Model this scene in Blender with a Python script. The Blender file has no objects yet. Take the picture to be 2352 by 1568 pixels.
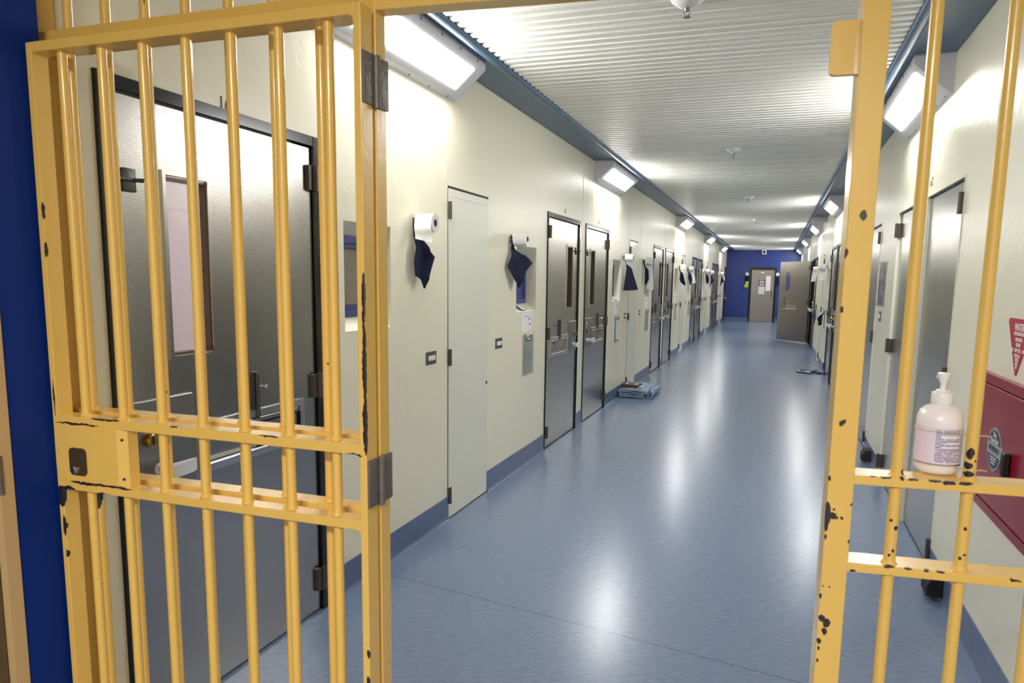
import bpy, bmesh, math, random
from mathutils import Vector, Matrix
random.seed(7)
SC = bpy.context.scene
COL = SC.collection
W, H, E = 2.708, 2.737, 28.25          # corridor width, soffit height, end wall
PI = math.pi

# ------------------------------------------------------------------ materials
def lin(r, g, b):
    f = lambda v: v/12.92 if v <= 0.04045 else ((v+0.055)/1.055)**2.4
    return (f(r/255), f(g/255), f(b/255), 1)

def newmat(name):
    m = bpy.data.materials.new(name); m.use_nodes = True
    nt = m.node_tree
    return m, nt, nt.nodes, nt.links, nt.nodes['Principled BSDF']

def mat(name, col, rough=.5, metal=0, coat=0, bump=None, emit=None, spec=None, var=None):
    m, nt, N, L, p = newmat(name)
    p.inputs['Base Color'].default_value = col
    p.inputs['Roughness'].default_value = rough
    p.inputs['Metallic'].default_value = metal
    p.inputs['Coat Weight'].default_value = coat
    p.inputs['Coat Roughness'].default_value = .08
    if spec is not None: p.inputs['Specular IOR Level'].default_value = spec
    if emit:
        p.inputs['Emission Color'].default_value = emit[0]; p.inputs['Emission Strength'].default_value = emit[1]
    if bump or var:
        tc = N.new('ShaderNodeTexCoord')
    if bump:
        n = N.new('ShaderNodeTexNoise'); n.inputs['Scale'].default_value = bump[0]; n.inputs['Detail'].default_value = 3
        L.new(tc.outputs['Object'], n.inputs['Vector'])
        b = N.new('ShaderNodeBump'); b.inputs['Strength'].default_value = bump[1]; b.inputs['Distance'].default_value = .01
        L.new(n.outputs['Fac'], b.inputs['Height']); L.new(b.outputs['Normal'], p.inputs['Normal'])
    if var:      # (scale, colour two)
        n = N.new('ShaderNodeTexNoise'); n.inputs['Scale'].default_value = var[0]; n.inputs['Detail'].default_value = 4
        L.new(tc.outputs['Object'], n.inputs['Vector'])
        r = N.new('ShaderNodeValToRGB'); r.color_ramp.elements[0].position = .35; r.color_ramp.elements[1].position = .65
        r.color_ramp.elements[0].color = col; r.color_ramp.elements[1].color = var[1]
        L.new(n.outputs['Fac'], r.inputs['Fac']); L.new(r.outputs['Color'], p.inputs['Base Color'])
    return m

def math_node(N, L, op, a, b=None, c=None):
    n = N.new('ShaderNodeMath'); n.operation = op
    for i, v in enumerate((a, b, c)):
        if v is None: continue
        if isinstance(v, (int, float)): n.inputs[i].default_value = v
        else: L.new(v, n.inputs[i])
    return n.outputs[0]

def paint_mat(name, col, spots, speck=.0, rough=.26):
    """gloss paint with chips knocked through to dark primer at given places (object coordinates)"""
    m, nt, N, L, p = newmat(name)
    tc = N.new('ShaderNodeTexCoord'); O = tc.outputs['Object']
    nz = N.new('ShaderNodeTexNoise'); nz.inputs['Scale'].default_value = 70; nz.inputs['Detail'].default_value = 3
    L.new(O, nz.inputs['Vector'])
    sub = N.new('ShaderNodeVectorMath'); sub.operation = 'SUBTRACT'; L.new(nz.outputs['Color'], sub.inputs[0]); sub.inputs[1].default_value = (.5, .5, .5)
    sc = N.new('ShaderNodeVectorMath'); sc.operation = 'SCALE'; L.new(sub.outputs[0], sc.inputs[0]); sc.inputs['Scale'].default_value = .010
    ad = N.new('ShaderNodeVectorMath'); ad.operation = 'ADD'; L.new(O, ad.inputs[0]); L.new(sc.outputs[0], ad.inputs[1])
    best = None
    for (x, y, z, rx, ry, rz) in spots:
        s = N.new('ShaderNodeVectorMath'); s.operation = 'SUBTRACT'; L.new(ad.outputs[0], s.inputs[0]); s.inputs[1].default_value = (x, y, z)
        d = N.new('ShaderNodeVectorMath'); d.operation = 'DIVIDE'; L.new(s.outputs[0], d.inputs[0]); d.inputs[1].default_value = (rx, ry, rz)
        l = N.new('ShaderNodeVectorMath'); l.operation = 'LENGTH'; L.new(d.outputs[0], l.inputs[0])
        best = l.outputs['Value'] if best is None else math_node(N, L, 'MINIMUM', best, l.outputs['Value'])
    chip = math_node(N, L, 'LESS_THAN', best, 1.0) if best is not None else None
    if speck:
        n2 = N.new('ShaderNodeTexNoise'); n2.inputs['Scale'].default_value = 42; n2.inputs['Detail'].default_value = 1
        L.new(O, n2.inputs['Vector'])
        s2 = math_node(N, L, 'GREATER_THAN', n2.outputs['Fac'], speck)
        chip = s2 if chip is None else math_node(N, L, 'MAXIMUM', chip, s2)
    mix = N.new('ShaderNodeMix'); mix.data_type = 'RGBA'
    mix.inputs['A'].default_value = col; mix.inputs['B'].default_value = lin(46, 38, 40)
    if chip is not None: L.new(chip, mix.inputs['Factor'])
    else: mix.inputs['Factor'].default_value = 0
    L.new(mix.outputs['Result'], p.inputs['Base Color'])
    p.inputs['Roughness'].default_value = rough; p.inputs['Coat Weight'].default_value = .3; p.inputs['Coat Roughness'].default_value = .12
    b = N.new('ShaderNodeBump'); b.inputs['Strength'].default_value = .12; b.inputs['Distance'].default_value = .004
    n3 = N.new('ShaderNodeTexNoise'); n3.inputs['Scale'].default_value = 60; L.new(O, n3.inputs['Vector'])
    L.new(n3.outputs['Fac'], b.inputs['Height']); L.new(b.outputs['Normal'], p.inputs['Normal'])
    return m

def steel_mat(name, dotted, base=(.40, .385, .365, 1), rough=.21):
    m, nt, N, L, p = newmat(name)
    tc = N.new('ShaderNodeTexCoord'); O = tc.outputs['Object']
    p.inputs['Metallic'].default_value = 1
    n = N.new('ShaderNodeTexNoise'); n.inputs['Scale'].default_value = 2.2; n.inputs['Detail'].default_value = 2
    L.new(O, n.inputs['Vector'])
    r = N.new('ShaderNodeMapRange'); r.inputs['To Min'].default_value = rough; r.inputs['To Max'].default_value = rough+.05
    r.inputs['From Min'].default_value = .25; r.inputs['From Max'].default_value = .75
    L.new(n.outputs['Fac'], r.inputs['Value']); L.new(r.outputs[0], p.inputs['Roughness'])
    mx = N.new('ShaderNodeMix'); mx.data_type = 'RGBA'
    mx.inputs['A'].default_value = tuple(c*(.9 if dotted else 1) for c in base[:3])+(1,); mx.inputs['B'].default_value = tuple(min(1, c*(1.3 if dotted else 1.2)) for c in base[:3])+(1,)
    if dotted:                        # rolled dimple pattern
        sp = N.new('ShaderNodeSeparateXYZ'); L.new(O, sp.inputs[0])
        s = 2*PI/.0095
        u = math_node(N, L, 'SINE', math_node(N, L, 'MULTIPLY', math_node(N, L, 'ADD', sp.outputs['Y'], sp.outputs['Z']), s*.707))
        v = math_node(N, L, 'SINE', math_node(N, L, 'MULTIPLY', math_node(N, L, 'SUBTRACT', sp.outputs['Y'], sp.outputs['Z']), s*.707))
        h = math_node(N, L, 'MULTIPLY', u, v)
        L.new(math_node(N, L, 'MULTIPLY_ADD', h, .5, .4), mx.inputs['Factor'])
        b = N.new('ShaderNodeBump'); b.inputs['Distance'].default_value = .001; b.inputs['Strength'].default_value = .05
        L.new(h, b.inputs['Height']); L.new(b.outputs['Normal'], p.inputs['Normal'])
    else:
        L.new(n.outputs['Fac'], mx.inputs['Factor'])
        n2 = N.new('ShaderNodeTexNoise'); n2.inputs['Scale'].default_value = 3.5; n2.inputs['Detail'].default_value = 0; L.new(O, n2.inputs['Vector'])
        b = N.new('ShaderNodeBump'); b.inputs['Strength'].default_value = .12; b.inputs['Distance'].default_value = .01
        L.new(n2.outputs['Fac'], b.inputs['Height']); L.new(b.outputs['Normal'], p.inputs['Normal'])
    L.new(mx.outputs['Result'], p.inputs['Base Color'])
    return m

def floor_mat():
    m, nt, N, L, p = newmat('blue_vinyl')
    tc = N.new('ShaderNodeTexCoord'); O = tc.outputs['Object']
    mp = N.new('ShaderNodeMapping'); L.new(O, mp.inputs['Vector']); mp.inputs['Scale'].default_value = (5, 36, 1)
    mp.inputs['Rotation'].default_value = (0, 0, .12)
    n = N.new('ShaderNodeTexNoise'); n.inputs['Scale'].default_value = 4; n.inputs['Detail'].default_value = 4; n.inputs['Roughness'].default_value = .6
    L.new(mp.outputs[0], n.inputs['Vector'])
    r = N.new('ShaderNodeValToRGB'); e = r.color_ramp.elements
    e[0].position = .3; e[1].position = .72; e[0].color = lin(96, 113, 143); e[1].color = lin(126, 143, 171)
    L.new(n.outputs['Fac'], r.inputs['Fac'])
    v = N.new('ShaderNodeTexVoronoi'); v.inputs['Scale'].default_value = 14; L.new(O, v.inputs['Vector'])
    sp = math_node(N, L, 'LESS_THAN', v.outputs['Distance'], .03)
    sc_ = N.new('ShaderNodeSeparateColor'); L.new(v.outputs['Color'], sc_.inputs[0])
    sp = math_node(N, L, 'MULTIPLY', sp, math_node(N, L, 'GREATER_THAN', sc_.outputs[0], .8))
    mx = N.new('ShaderNodeMix'); mx.data_type = 'RGBA'; L.new(math_node(N, L, 'MULTIPLY', sp, .4), mx.inputs['Factor'])
    L.new(r.outputs['Color'], mx.inputs['A']); mx.inputs['B'].default_value = lin(190, 195, 205)
    # sheet joint across the corridor
    s = N.new('ShaderNodeSeparateXYZ'); L.new(O, s.inputs[0])
    j = math_node(N, L, 'ABSOLUTE', math_node(N, L, 'ADD', math_node(N, L, 'MULTIPLY', s.outputs['X'], .178), math_node(N, L, 'SUBTRACT', s.outputs['Y'], 1.508)))
    j = math_node(N, L, 'LESS_THAN', j, .0022)
    m2 = N.new('ShaderNodeMix'); m2.data_type = 'RGBA'; L.new(math_node(N, L, 'MULTIPLY', j, .75), m2.inputs['Factor'])
    L.new(mx.outputs['Result'], m2.inputs['A']); m2.inputs['B'].default_value = lin(58, 64, 90)
    L.new(m2.outputs['Result'], p.inputs['Base Color'])
    p.inputs['Roughness'].default_value = .245
    return m

def ceiling_mat():
    m, nt, N, L, p = newmat('perforated_white_metal')
    tc = N.new('ShaderNodeTexCoord'); s = N.new('ShaderNodeSeparateXYZ'); L.new(tc.outputs['Object'], s.inputs[0])
    k = 2*PI/.0075
    u = math_node(N, L, 'SINE', math_node(N, L, 'MULTIPLY', math_node(N, L, 'ADD', s.outputs['X'], s.outputs['Y']), k*.707))
    v = math_node(N, L, 'SINE', math_node(N, L, 'MULTIPLY', math_node(N, L, 'SUBTRACT', s.outputs['X'], s.outputs['Y']), k*.707))
    d = math_node(N, L, 'GREATER_THAN', math_node(N, L, 'MULTIPLY', u, v), .5)
    mx = N.new('ShaderNodeMix'); mx.data_type = 'RGBA'; L.new(math_node(N, L, 'MULTIPLY', d, .45), mx.inputs['Factor'])
    mx.inputs['A'].default_value = lin(242, 242, 236); mx.inputs['B'].default_value = lin(70, 66, 62)
    L.new(mx.outputs['Result'], p.inputs['Base Color']); p.inputs['Roughness'].default_value = .38
    return m

def glass_mat(name, tint=(1, 1, 1, 1), amount=.12, rough=.05):
    m, nt, N, L, p = newmat(name)
    N.remove(p)
    t = N.new('ShaderNodeBsdfTransparent'); t.inputs[0].default_value = tint
    g = N.new('ShaderNodeBsdfGlossy'); g.inputs['Roughness'].default_value = rough
    mx = N.new('ShaderNodeMixShader'); mx.inputs[0].default_value = amount
    L.new(t.outputs[0], mx.inputs[1]); L.new(g.outputs[0], mx.inputs[2]); L.new(mx.outputs[0], N['Material Output'].inputs[0])
    return m

def stripe_mat(name, base, ink, axis, pitch, duty, noise, rough=.4):
    """rows of small print: lines broken up into word-like runs"""
    m, nt, N, L, p = newmat(name)
    tc = N.new('ShaderNodeTexCoord'); s = N.new('ShaderNodeSeparateXYZ'); L.new(tc.outputs['Object'], s.inputs[0])
    f = math_node(N, L, 'FRACT', math_node(N, L, 'DIVIDE', s.outputs[axis], pitch))
    line = math_node(N, L, 'LESS_THAN', f, duty)
    n = N.new('ShaderNodeTexNoise'); n.inputs['Scale'].default_value = noise; n.inputs['Detail'].default_value = 2
    L.new(tc.outputs['Object'], n.inputs['Vector'])
    w = math_node(N, L, 'GREATER_THAN', n.outputs['Fac'], .42)
    mx = N.new('ShaderNodeMix'); mx.data_type = 'RGBA'; L.new(math_node(N, L, 'MULTIPLY', line, w), mx.inputs['Factor'])
    mx.inputs['A'].default_value = base; mx.inputs['B'].default_value = ink
    L.new(mx.outputs['Result'], p.inputs['Base Color']); p.inputs['Roughness'].default_value = rough
    return m

M = {}
YEL = lin(231, 190, 98)
M['cream'] = mat('cream_gloss_paint', lin(233, 229, 207), .3, bump=(16, .22))
M['cream_door'] = mat('cream_door_paint', lin(226, 226, 212), .35, coat=.15, bump=(6, .1))
M['reveal'] = mat('reveal_paint', lin(226, 223, 204), .35)
M['floor'] = floor_mat()
M['skirt'] = mat('skirting_vinyl', lin(100, 116, 150), .35, var=(40, lin(90, 105, 140)))
M['soffit'] = mat('slate_blue_paint', lin(84, 110, 138), .38)
M['ceiling'] = ceiling_mat()
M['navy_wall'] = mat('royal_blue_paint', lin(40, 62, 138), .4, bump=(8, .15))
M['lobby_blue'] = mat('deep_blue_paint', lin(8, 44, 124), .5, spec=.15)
M['beige'] = mat('beige_paint', lin(196, 166, 120), .4)
M['brown_door'] = mat('brown_door_paint', lin(92, 76, 58), .45)
M['lobby_wall'] = mat('lobby_wall_paint', lin(205, 200, 180), .5)
M['steel'] = steel_mat('brushed_stainless', False)
M['steel_dot'] = steel_mat('dimpled_stainless', True)
M['steel_warm'] = steel_mat('warm_stainless', False, (.31, .285, .265, 1), .33)
M['trim_steel'] = mat('polished_steel', (.62, .61, .6, 1), .22, 1)
M['plate'] = mat('grey_lock_plate', (.30, .295, .29, 1), .34, 1)
M['dark_frame'] = mat('black_frame_paint', lin(18, 22, 21), .14)
M['bronze'] = mat('brown_reveal_metal', lin(104, 88, 76), .4, .6)
M['hinge'] = mat('aged_hinge_metal', lin(82, 75, 70), .42, .3)
M['slide'] = mat('dull_bolt_metal', lin(96, 94, 94), .38, .8)
M['hinge_dark'] = mat('blackened_hinge_metal', lin(112, 106, 104), .45, .3, bump=(60, .3))
M['black'] = mat('black_plastic', lin(22, 22, 24), .5)
M['rubber'] = mat('black_rubber', lin(30, 28, 28), .6)
M['white_plastic'] = mat('white_plastic', lin(236, 236, 238), .3)
M['brass'] = mat('brass', lin(190, 150, 70), .25, 1)
M['glass'] = glass_mat('cell_glass')
M['acrylic'] = glass_mat('clear_acrylic', (.93, .95, .95, 1), .22, .12)
M['dark_glass'] = mat('dark_glass', lin(34, 32, 34), .06, spec=.8)
M['blind'] = mat('brown_tinted_pane', lin(150, 138, 124), .25)
M['blue_frame'] = mat('blue_window_frame', lin(66, 78, 140), .4)
M['housing'] = mat('pale_grey_housing', lin(206, 206, 212), .4)
M['lamp'] = mat('lamp_diffuser', (1, 1, 1, 1), .4, emit=((1, .985, .955, 1), 17.0))
M['screw'] = mat('screw_head', (.3, .3, .3, 1), .3, 1)
M['paper'] = mat('toilet_paper', lin(242, 242, 244), .9, bump=(120, .25))
M['sheet'] = mat('white_paper', lin(238, 238, 242), .8)
M['pink_sheet'] = mat('pinkish_paper', lin(244, 228, 232), .8)
M['card'] = mat('grey_card_tube', lin(150, 144, 142), .9)
M['navy'] = mat('navy_towelling', lin(24, 31, 66), .95, bump=(180, .8), var=(30, lin(18, 24, 52)))
M['navy_grey'] = mat('faded_blue_towelling', lin(84, 92, 118), .95, bump=(180, .8))
M['lime'] = mat('lime_cloth', lin(186, 206, 66), .9)
M['switch_plate'] = mat('grey_switch_plate', lin(104, 104, 108), .4, .7)
M['cell_paint'] = mat('cell_interior_paint', lin(214, 204, 206), .6)
M['pen'] = mat('pen_ink', lin(120, 124, 150), .7)
M['number'] = mat('black_number_vinyl', lin(24, 24, 26), .5)
M['red'] = mat('red_enamel', lin(140, 14, 38), .26, spec=.25)
M['sign_red'] = mat('red_sign', lin(176, 26, 56), .35)
M['white_ink'] = mat('white_lettering', lin(238, 232, 234), .5)
M['badge_grey'] = mat('badge_silver', lin(176, 178, 182), .35, .5)
M['badge_dark'] = mat('badge_slate', lin(52, 64, 76), .4)
M['bottle'] = mat('translucent_white_plastic', lin(240, 236, 242), .3)
M['bottle'].node_tree.nodes['Principled BSDF'].inputs['Subsurface Weight'].default_value = .25
M['bottle_label'] = stripe_mat('bottle_label_print', lin(226, 214, 232), lin(120, 106, 160), 2, .0042, .55, 260)
M['label_plain'] = mat('lilac_label', lin(228, 216, 236), .4)
M['backing_grey'] = mat('grey_green_backing', lin(206, 208, 198), .6)
M['purple'] = mat('purple_band', lin(70, 44, 130), .4)
M['wire'] = mat('pale_wire', lin(206, 190, 150), .5)
M['blanket'] = mat('pale_blue_blanket', lin(160, 180, 204), .95, bump=(40, .9), var=(9, lin(128, 150, 180)))
M['blanket_edge'] = mat('blanket_binding', lin(150, 176, 196), .9)
M['bag'] = mat('dark_brown_leather', lin(66, 52, 42), .45, bump=(30, .4))
M['wrapper'] = mat('yellow_wrapper', lin(224, 214, 120), .5)
M['sandal'] = mat('navy_rubber_sandal', lin(28, 40, 78), .6)
M['sandal_pad'] = mat('pale_footbed', lin(196, 204, 214), .7)
M['sprinkler'] = mat('sprinkler_metal', lin(150, 146, 142), .3, .7)
M['mirror'] = mat('polished_mirror_steel', (.42, .42, .44, 1), .09, 1, bump=(2.2, .35))
M['handle_white'] = mat('white_nylon_lever', lin(224, 224, 234), .3)
M['cctv'] = mat('white_camera_box', lin(228, 228, 232), .4)

# ------------------------------------------------------------------ mesh builder
class B:
    def __init__(s, f=None): s.bm = bmesh.new(); s.f = f; s.mi = 0
    def v(s, x, y, z):
        p = (x, y, z)
        if s.f: p = s.f(*p)
        return s.bm.verts.new(p)
    def face(s, vs, mi=None):
        try:
            fc = s.bm.faces.new(vs); fc.material_index = s.mi if mi is None else mi; return fc
        except ValueError: return None
    def box(s, x0, x1, y0, y1, z0, z1, bev=0):
        c = [s.v(x, y, z) for x in (x0, x1) for y in (y0, y1) for z in (z0, z1)]
        fs = [s.face([c[i] for i in q]) for q in ((0,1,3,2),(4,6,7,5),(0,4,5,1),(2,3,7,6),(0,2,6,4),(1,5,7,3))]
        if bev:
            es = set(e for f in fs for e in f.edges)
            r = bmesh.ops.bevel(s.bm, geom=list(es), offset=bev, segments=2, affect='EDGES', profile=.5)
            for f in r['faces']: f.material_index = s.mi
        return s
    def quad(s, *p): s.face([s.v(*q) for q in p]); return s
    def prism(s, poly, axis, a, b):
        """poly of 2-D points extruded along axis: the two coordinates keep their order"""
        def P(q, t):
            q = list(q); q.insert('xyz'.index(axis), t); return q
        A = [s.v(*P(q, a)) for q in poly]; Bv = [s.v(*P(q, b)) for q in poly]; n = len(poly)
        s.face(A); s.face(Bv[::-1])
        for i in range(n): s.face([A[i], A[(i+1) % n], Bv[(i+1) % n], Bv[i]])
        return s
    def tube(s, p0, p1, r0, r1=None, n=14, cap=True):
        r1 = r0 if r1 is None else r1
        p0, p1 = Vector(p0), Vector(p1); d = (p1-p0).normalized()
        u = d.orthogonal().normalized(); w = d.cross(u)
        R = [[s.v(*(p+u*math.cos(2*PI*i/n)*r+w*math.sin(2*PI*i/n)*r)) for i in range(n)] for p, r in ((p0, r0), (p1, r1))]
        for i in range(n): s.face([R[0][i], R[0][(i+1) % n], R[1][(i+1) % n], R[1][i]])
        if cap: s.face(R[0][::-1]); s.face(R[1])
        return s
    def path(s, pts, r, n=8):
        pts = [Vector(p) for p in pts]; rings = []
        for i, p in enumerate(pts):
            d = (pts[min(i+1, len(pts)-1)]-pts[max(i-1, 0)]).normalized()
            u = d.cross(Vector((0.13, .21, .97))).normalized(); w = d.cross(u)
            rings.append([s.v(*(p+u*math.cos(2*PI*k/n)*r+w*math.sin(2*PI*k/n)*r)) for k in range(n)])
        for a, b in zip(rings, rings[1:]):
            for k in range(n): s.face([a[k], a[(k+1) % n], b[(k+1) % n], b[k]])
        s.face(rings[0][::-1]); s.face(rings[-1]); return s
    def lathe(s, prof, c=(0, 0, 0), axis='z', n=28, cap=True):
        """prof: (radius, height) pairs"""
        rings = []
        for r, h in prof:
            ring = []
            for k in range(n):
                a, b = r*math.cos(2*PI*k/n), r*math.sin(2*PI*k/n)
                q = {'z': (a, b, h), 'x': (h, a, b), 'y': (a, h, b)}[axis]
                ring.append(s.v(c[0]+q[0], c[1]+q[1], c[2]+q[2]))
            rings.append(ring)
        for a, b in zip(rings, rings[1:]):
            for k in range(n): s.face([a[k], a[(k+1) % n], b[(k+1) % n], b[k]])
        if cap: s.face(rings[0][::-1]); s.face(rings[-1])
        return s
    def ring(s, y0, y1, z0, z1, t, x0, x1):
        """rectangular frame in the y-z plane, t wide inwards, from x0 to x1"""
        s.box(x0, x1, y0, y1, z1-t, z1); s.box(x0, x1, y0, y1, z0, z0+t)
        s.box(x0, x1, y0, y0+t, z0+t, z1-t); s.box(x0, x1, y1-t, y1, z0+t, z1-t); return s
    def holed(s, x0, x1, y0, y1, z0, z1, holes):
        """slab in the y-z plane with rectangular holes right through"""
        ys = sorted({y0, y1, *[h[0] for h in holes], *[h[1] for h in holes]}); zs = sorted({z0, z1, *[h[2] for h in holes], *[h[3] for h in holes]})
        inside = lambda y, z: any(h[0] < y < h[1] and h[2] < z < h[3] for h in holes)
        full = {}
        for i in range(len(ys)-1):
            for j in range(len(zs)-1): full[i, j] = not inside((ys[i]+ys[i+1])/2, (zs[j]+zs[j+1])/2)
        vs = {}
        def V(x, i, j):
            if (x, i, j) not in vs: vs[x, i, j] = s.v(x, ys[i], zs[j])
            return vs[x, i, j]
        for (i, j), ok in full.items():
            if not ok: continue
            for x in (x0, x1): s.face([V(x, i, j), V(x, i+1, j), V(x, i+1, j+1), V(x, i, j+1)])
            for di, dj, a, b in ((-1, 0, (i, j), (i, j+1)), (1, 0, (i+1, j), (i+1, j+1)), (0, -1, (i, j), (i+1, j)), (0, 1, (i, j+1), (i+1, j+1))):
                if not full.get((i+di, j+dj), False): s.face([V(x0, *a), V(x0, *b), V(x1, *b), V(x1, *a)])
        return s
    def text(s, body, size, mtx, narrow=1.0, align='CENTER', depth=.0006, bold=0):
        cu = bpy.data.curves.new('lettering', 'FONT'); cu.body = body; cu.size = size; cu.align_x = align; cu.align_y = 'CENTER'; cu.extrude = depth; cu.resolution_u = 2; cu.offset = size*bold
        o = bpy.data.objects.new('lettering', cu); COL.objects.link(o)
        dg = bpy.context.evaluated_depsgraph_get(); me = bpy.data.meshes.new_from_object(o.evaluated_get(dg))
        idx = {}
        for v in me.vertices:
            p = mtx @ Vector((v.co.x*narrow, v.co.y, v.co.z)); idx[v.index] = s.v(*p)
        for p in me.polygons: s.face([idx[i] for i in p.vertices])
        bpy.data.objects.remove(o); bpy.data.curves.remove(cu); bpy.data.meshes.remove(me); return s
    def done(s, name, mats, parent=None, smooth=None, recalc=True):
        bm = s.bm
        if recalc: bmesh.ops.recalc_face_normals(bm, faces=bm.faces[:])
        me = bpy.data.meshes.new(name); bm.to_mesh(me); bm.free()
        for m in (mats if isinstance(mats, (list, tuple)) else [mats]): me.materials.append(M[m] if isinstance(m, str) else m)
        o = bpy.data.objects.new(name, me); COL.objects.link(o)
        if parent: o.parent = parent
        if smooth is not None:
            for p in me.polygons: p.use_smooth = True
            try: me.set_sharp_from_angle(angle=math.radians(smooth))
            except Exception: pass
        return o

def tag(o, label=None, cat=None, group=None, kind=None):
    if label: o['label'] = label
    if cat: o['category'] = cat
    if group: o['group'] = group
    if kind: o['kind'] = kind
    return o
def empty(name, loc, rz=0):
    o = bpy.data.objects.new(name, None); COL.objects.link(o); o.location = loc; o.rotation_euler = (0, 0, rz); o.empty_display_size = .05; return o
kids = {}
def copy_tree(o, parent=None):
    c = o.copy(); COL.objects.link(c)
    if parent: c.parent = parent; c.matrix_parent_inverse = o.matrix_parent_inverse.copy()
    for ch in list(o.children): copy_tree(ch, c)
    return c
# text frames: reading direction, up, facing
def face_left_wall(y, z, x): return Matrix(((0, 0, 1, x), (1, 0, 0, y), (0, 1, 0, z), (0, 0, 0, 1)))      # on a surface that faces +x

# ------------------------------------------------------------------ layout (metres; y runs down the corridor)
BAYS = [5.62, 11.38, 17.14, 22.9]
DOOR_W, DOOR_H = 1.09, 2.075
left_doors = [(0.0, 'B')]
for c in BAYS: left_doors += [(c-1.213, 'A'), (c+.118, 'B')]
left_windows = [(1.268, 1.70)]
for c in BAYS: left_windows += [(c-1.984, c-1.502), (c+1.50, c+1.98)]
cupboards = [c-3.23 for c in BAYS] + [25.43]
CUP_W = .65
WZ0, WZ1, WD = 1.247, 1.752, .09
right_doors = [(9.05, 'B'), (10.30, 'A'), (15.72, 'B')]
right_windows = [(11.70, 12.18), (14.95, 15.40)]
OPEN_DOOR = (16.85, 17.95)
STORE = [(2.49, 3.435), (3.455, 4.535), (5.47, 6.5)]

# ------------------------------------------------------------------ room shell
def wall(name, y0, y1, holes, recess, x, sgn, m):
    """wall face with openings; recess = openings (y0,y1) that are splayed window niches"""
    b = B()
    b.holed(x, x-sgn*.14, y0, y1, 0, H+.06, [h for h in holes] + [(a, c, WZ0, WZ1) for a, c in recess])
    for a, c in recess:                 # sloped sill and head of each niche
        b.mi = 1
        b.prism([(x+sgn*.0005, WZ0), (x-sgn*WD, WZ0+.058), (x-sgn*WD, WZ0-.0)], 'y', a, c)
        b.prism([(x+sgn*.0005, WZ1), (x-sgn*WD, WZ1), (x-sgn*WD, WZ1-.057)], 'y', a, c)
        b.mi = 0
    return b
LW = [(y, y+DOOR_W, 0, DOOR_H) for y, t in left_doors] + [(27.3, 28.2, 0, DOOR_H)]
b = wall('wall_left', -.066, E, LW, left_windows, 0, 1, 'cream')
for y in (2.37, 5.61, 8.06, 8.95, 11.36, 17.1):          # flattened weld seams between the wall panels
    z0 = DOOR_H+.0 if y not in (8.06, 8.95) else 0.16
    if y == 2.37: z0 = 2.06
    b.box(-.01, .0016, y-.008, y+.008, z0, H)
o = b.done('wall_left', ['cream', 'reveal']); tag(o, 'long cream painted wall with the numbered cell doors', 'wall', kind='structure')
RW = [(y, y+DOOR_W, 0, DOOR_H) for y, t in right_doors] + [(OPEN_DOOR[0], OPEN_DOOR[1], 0, DOOR_H)] + [(a, c, 0, 2.035) for a, c in STORE]
b = wall('wall_right', -.16, E, RW, right_windows, W, -1, 'cream')
o = b.done('wall_right', ['cream', 'reveal']); tag(o, 'cream painted wall with the red hose cabinet and store doors', 'wall', kind='structure')
b = B(); b.holed(0, .12, -.3, W+.3, 0, H+.1, [(.885, 1.885, 0, 2.085)])
b.f = None
o = b.done('wall_back', 'navy_wall'); o.rotation_euler = (0, 0, 0)
# the end wall slab is drawn in y-z, turn it across the corridor
o.matrix_world = Matrix(((0, 1, 0, 0), (1, 0, 0, E), (0, 0, 1, 0), (0, 0, 0, 1)))
tag(o, 'royal blue end wall closing the corridor', 'wall', kind='structure')

b = B(); b.box(-.2, W+.2, -5, E+.2, -.1, 0); o = b.done('floor', 'floor'); tag(o, 'glossy blue vinyl floor of the corridor', 'floor', kind='structure')
# corrugated ceiling between the two soffits
b = B(); pitch = .0836; y = -.16; rows = []
while y < E:
    rows += [(y, .002), (y+.040, .002), (y+.052, .03), (y+.072, .03)]; y += pitch
rows = [(min(a, E), z) for a, z in rows]
va = [b.v(.300, a, H+z) for a, z in rows]; vb = [b.v(2.415, a, H+z) for a, z in rows]
for i in range(len(rows)-1): b.face([va[i], va[i+1], vb[i+1], vb[i]])
o = b.done('ceiling', 'ceiling', recalc=False); tag(o, 'white corrugated perforated metal ceiling', 'ceiling', kind='structure')
# soffit strips with a rolled inner lip
for nm, xs, lab in (('trim_1', (0, .27, .285), 'slate blue soffit strip above the cell door wall'), ('trim_2', (W, W-.27, W-.285), 'slate blue soffit strip above the hose cabinet wall')):
    x0, x1, x2 = xs; s = 1 if x0 == 0 else -1
    b = B(); prof = [(x0, H), (x0+s*.232, H)]
    for k in range(9):
        a = PI - k*PI/8
        prof.append((x0+s*(.262+.03*math.cos(a)), H-.016*math.sin(a)))
    prof += [(x0+s*.297, H+.0), (x0+s*.297, H+.06), (x0, H+.06)]
    b.prism([(x, z) for x, z in prof], 'y', -.16, E)
    o = b.done(nm, 'soffit', smooth=40); tag(o, lab, 'soffit', kind='structure')
b = B(); b.box(-.2, W+.2, -.16, E+.2, H+.06, H+.1); o = b.done('ceiling_deck', 'soffit'); tag(o, 'dark deck above the corrugated ceiling', 'ceiling', kind='structure')
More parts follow.
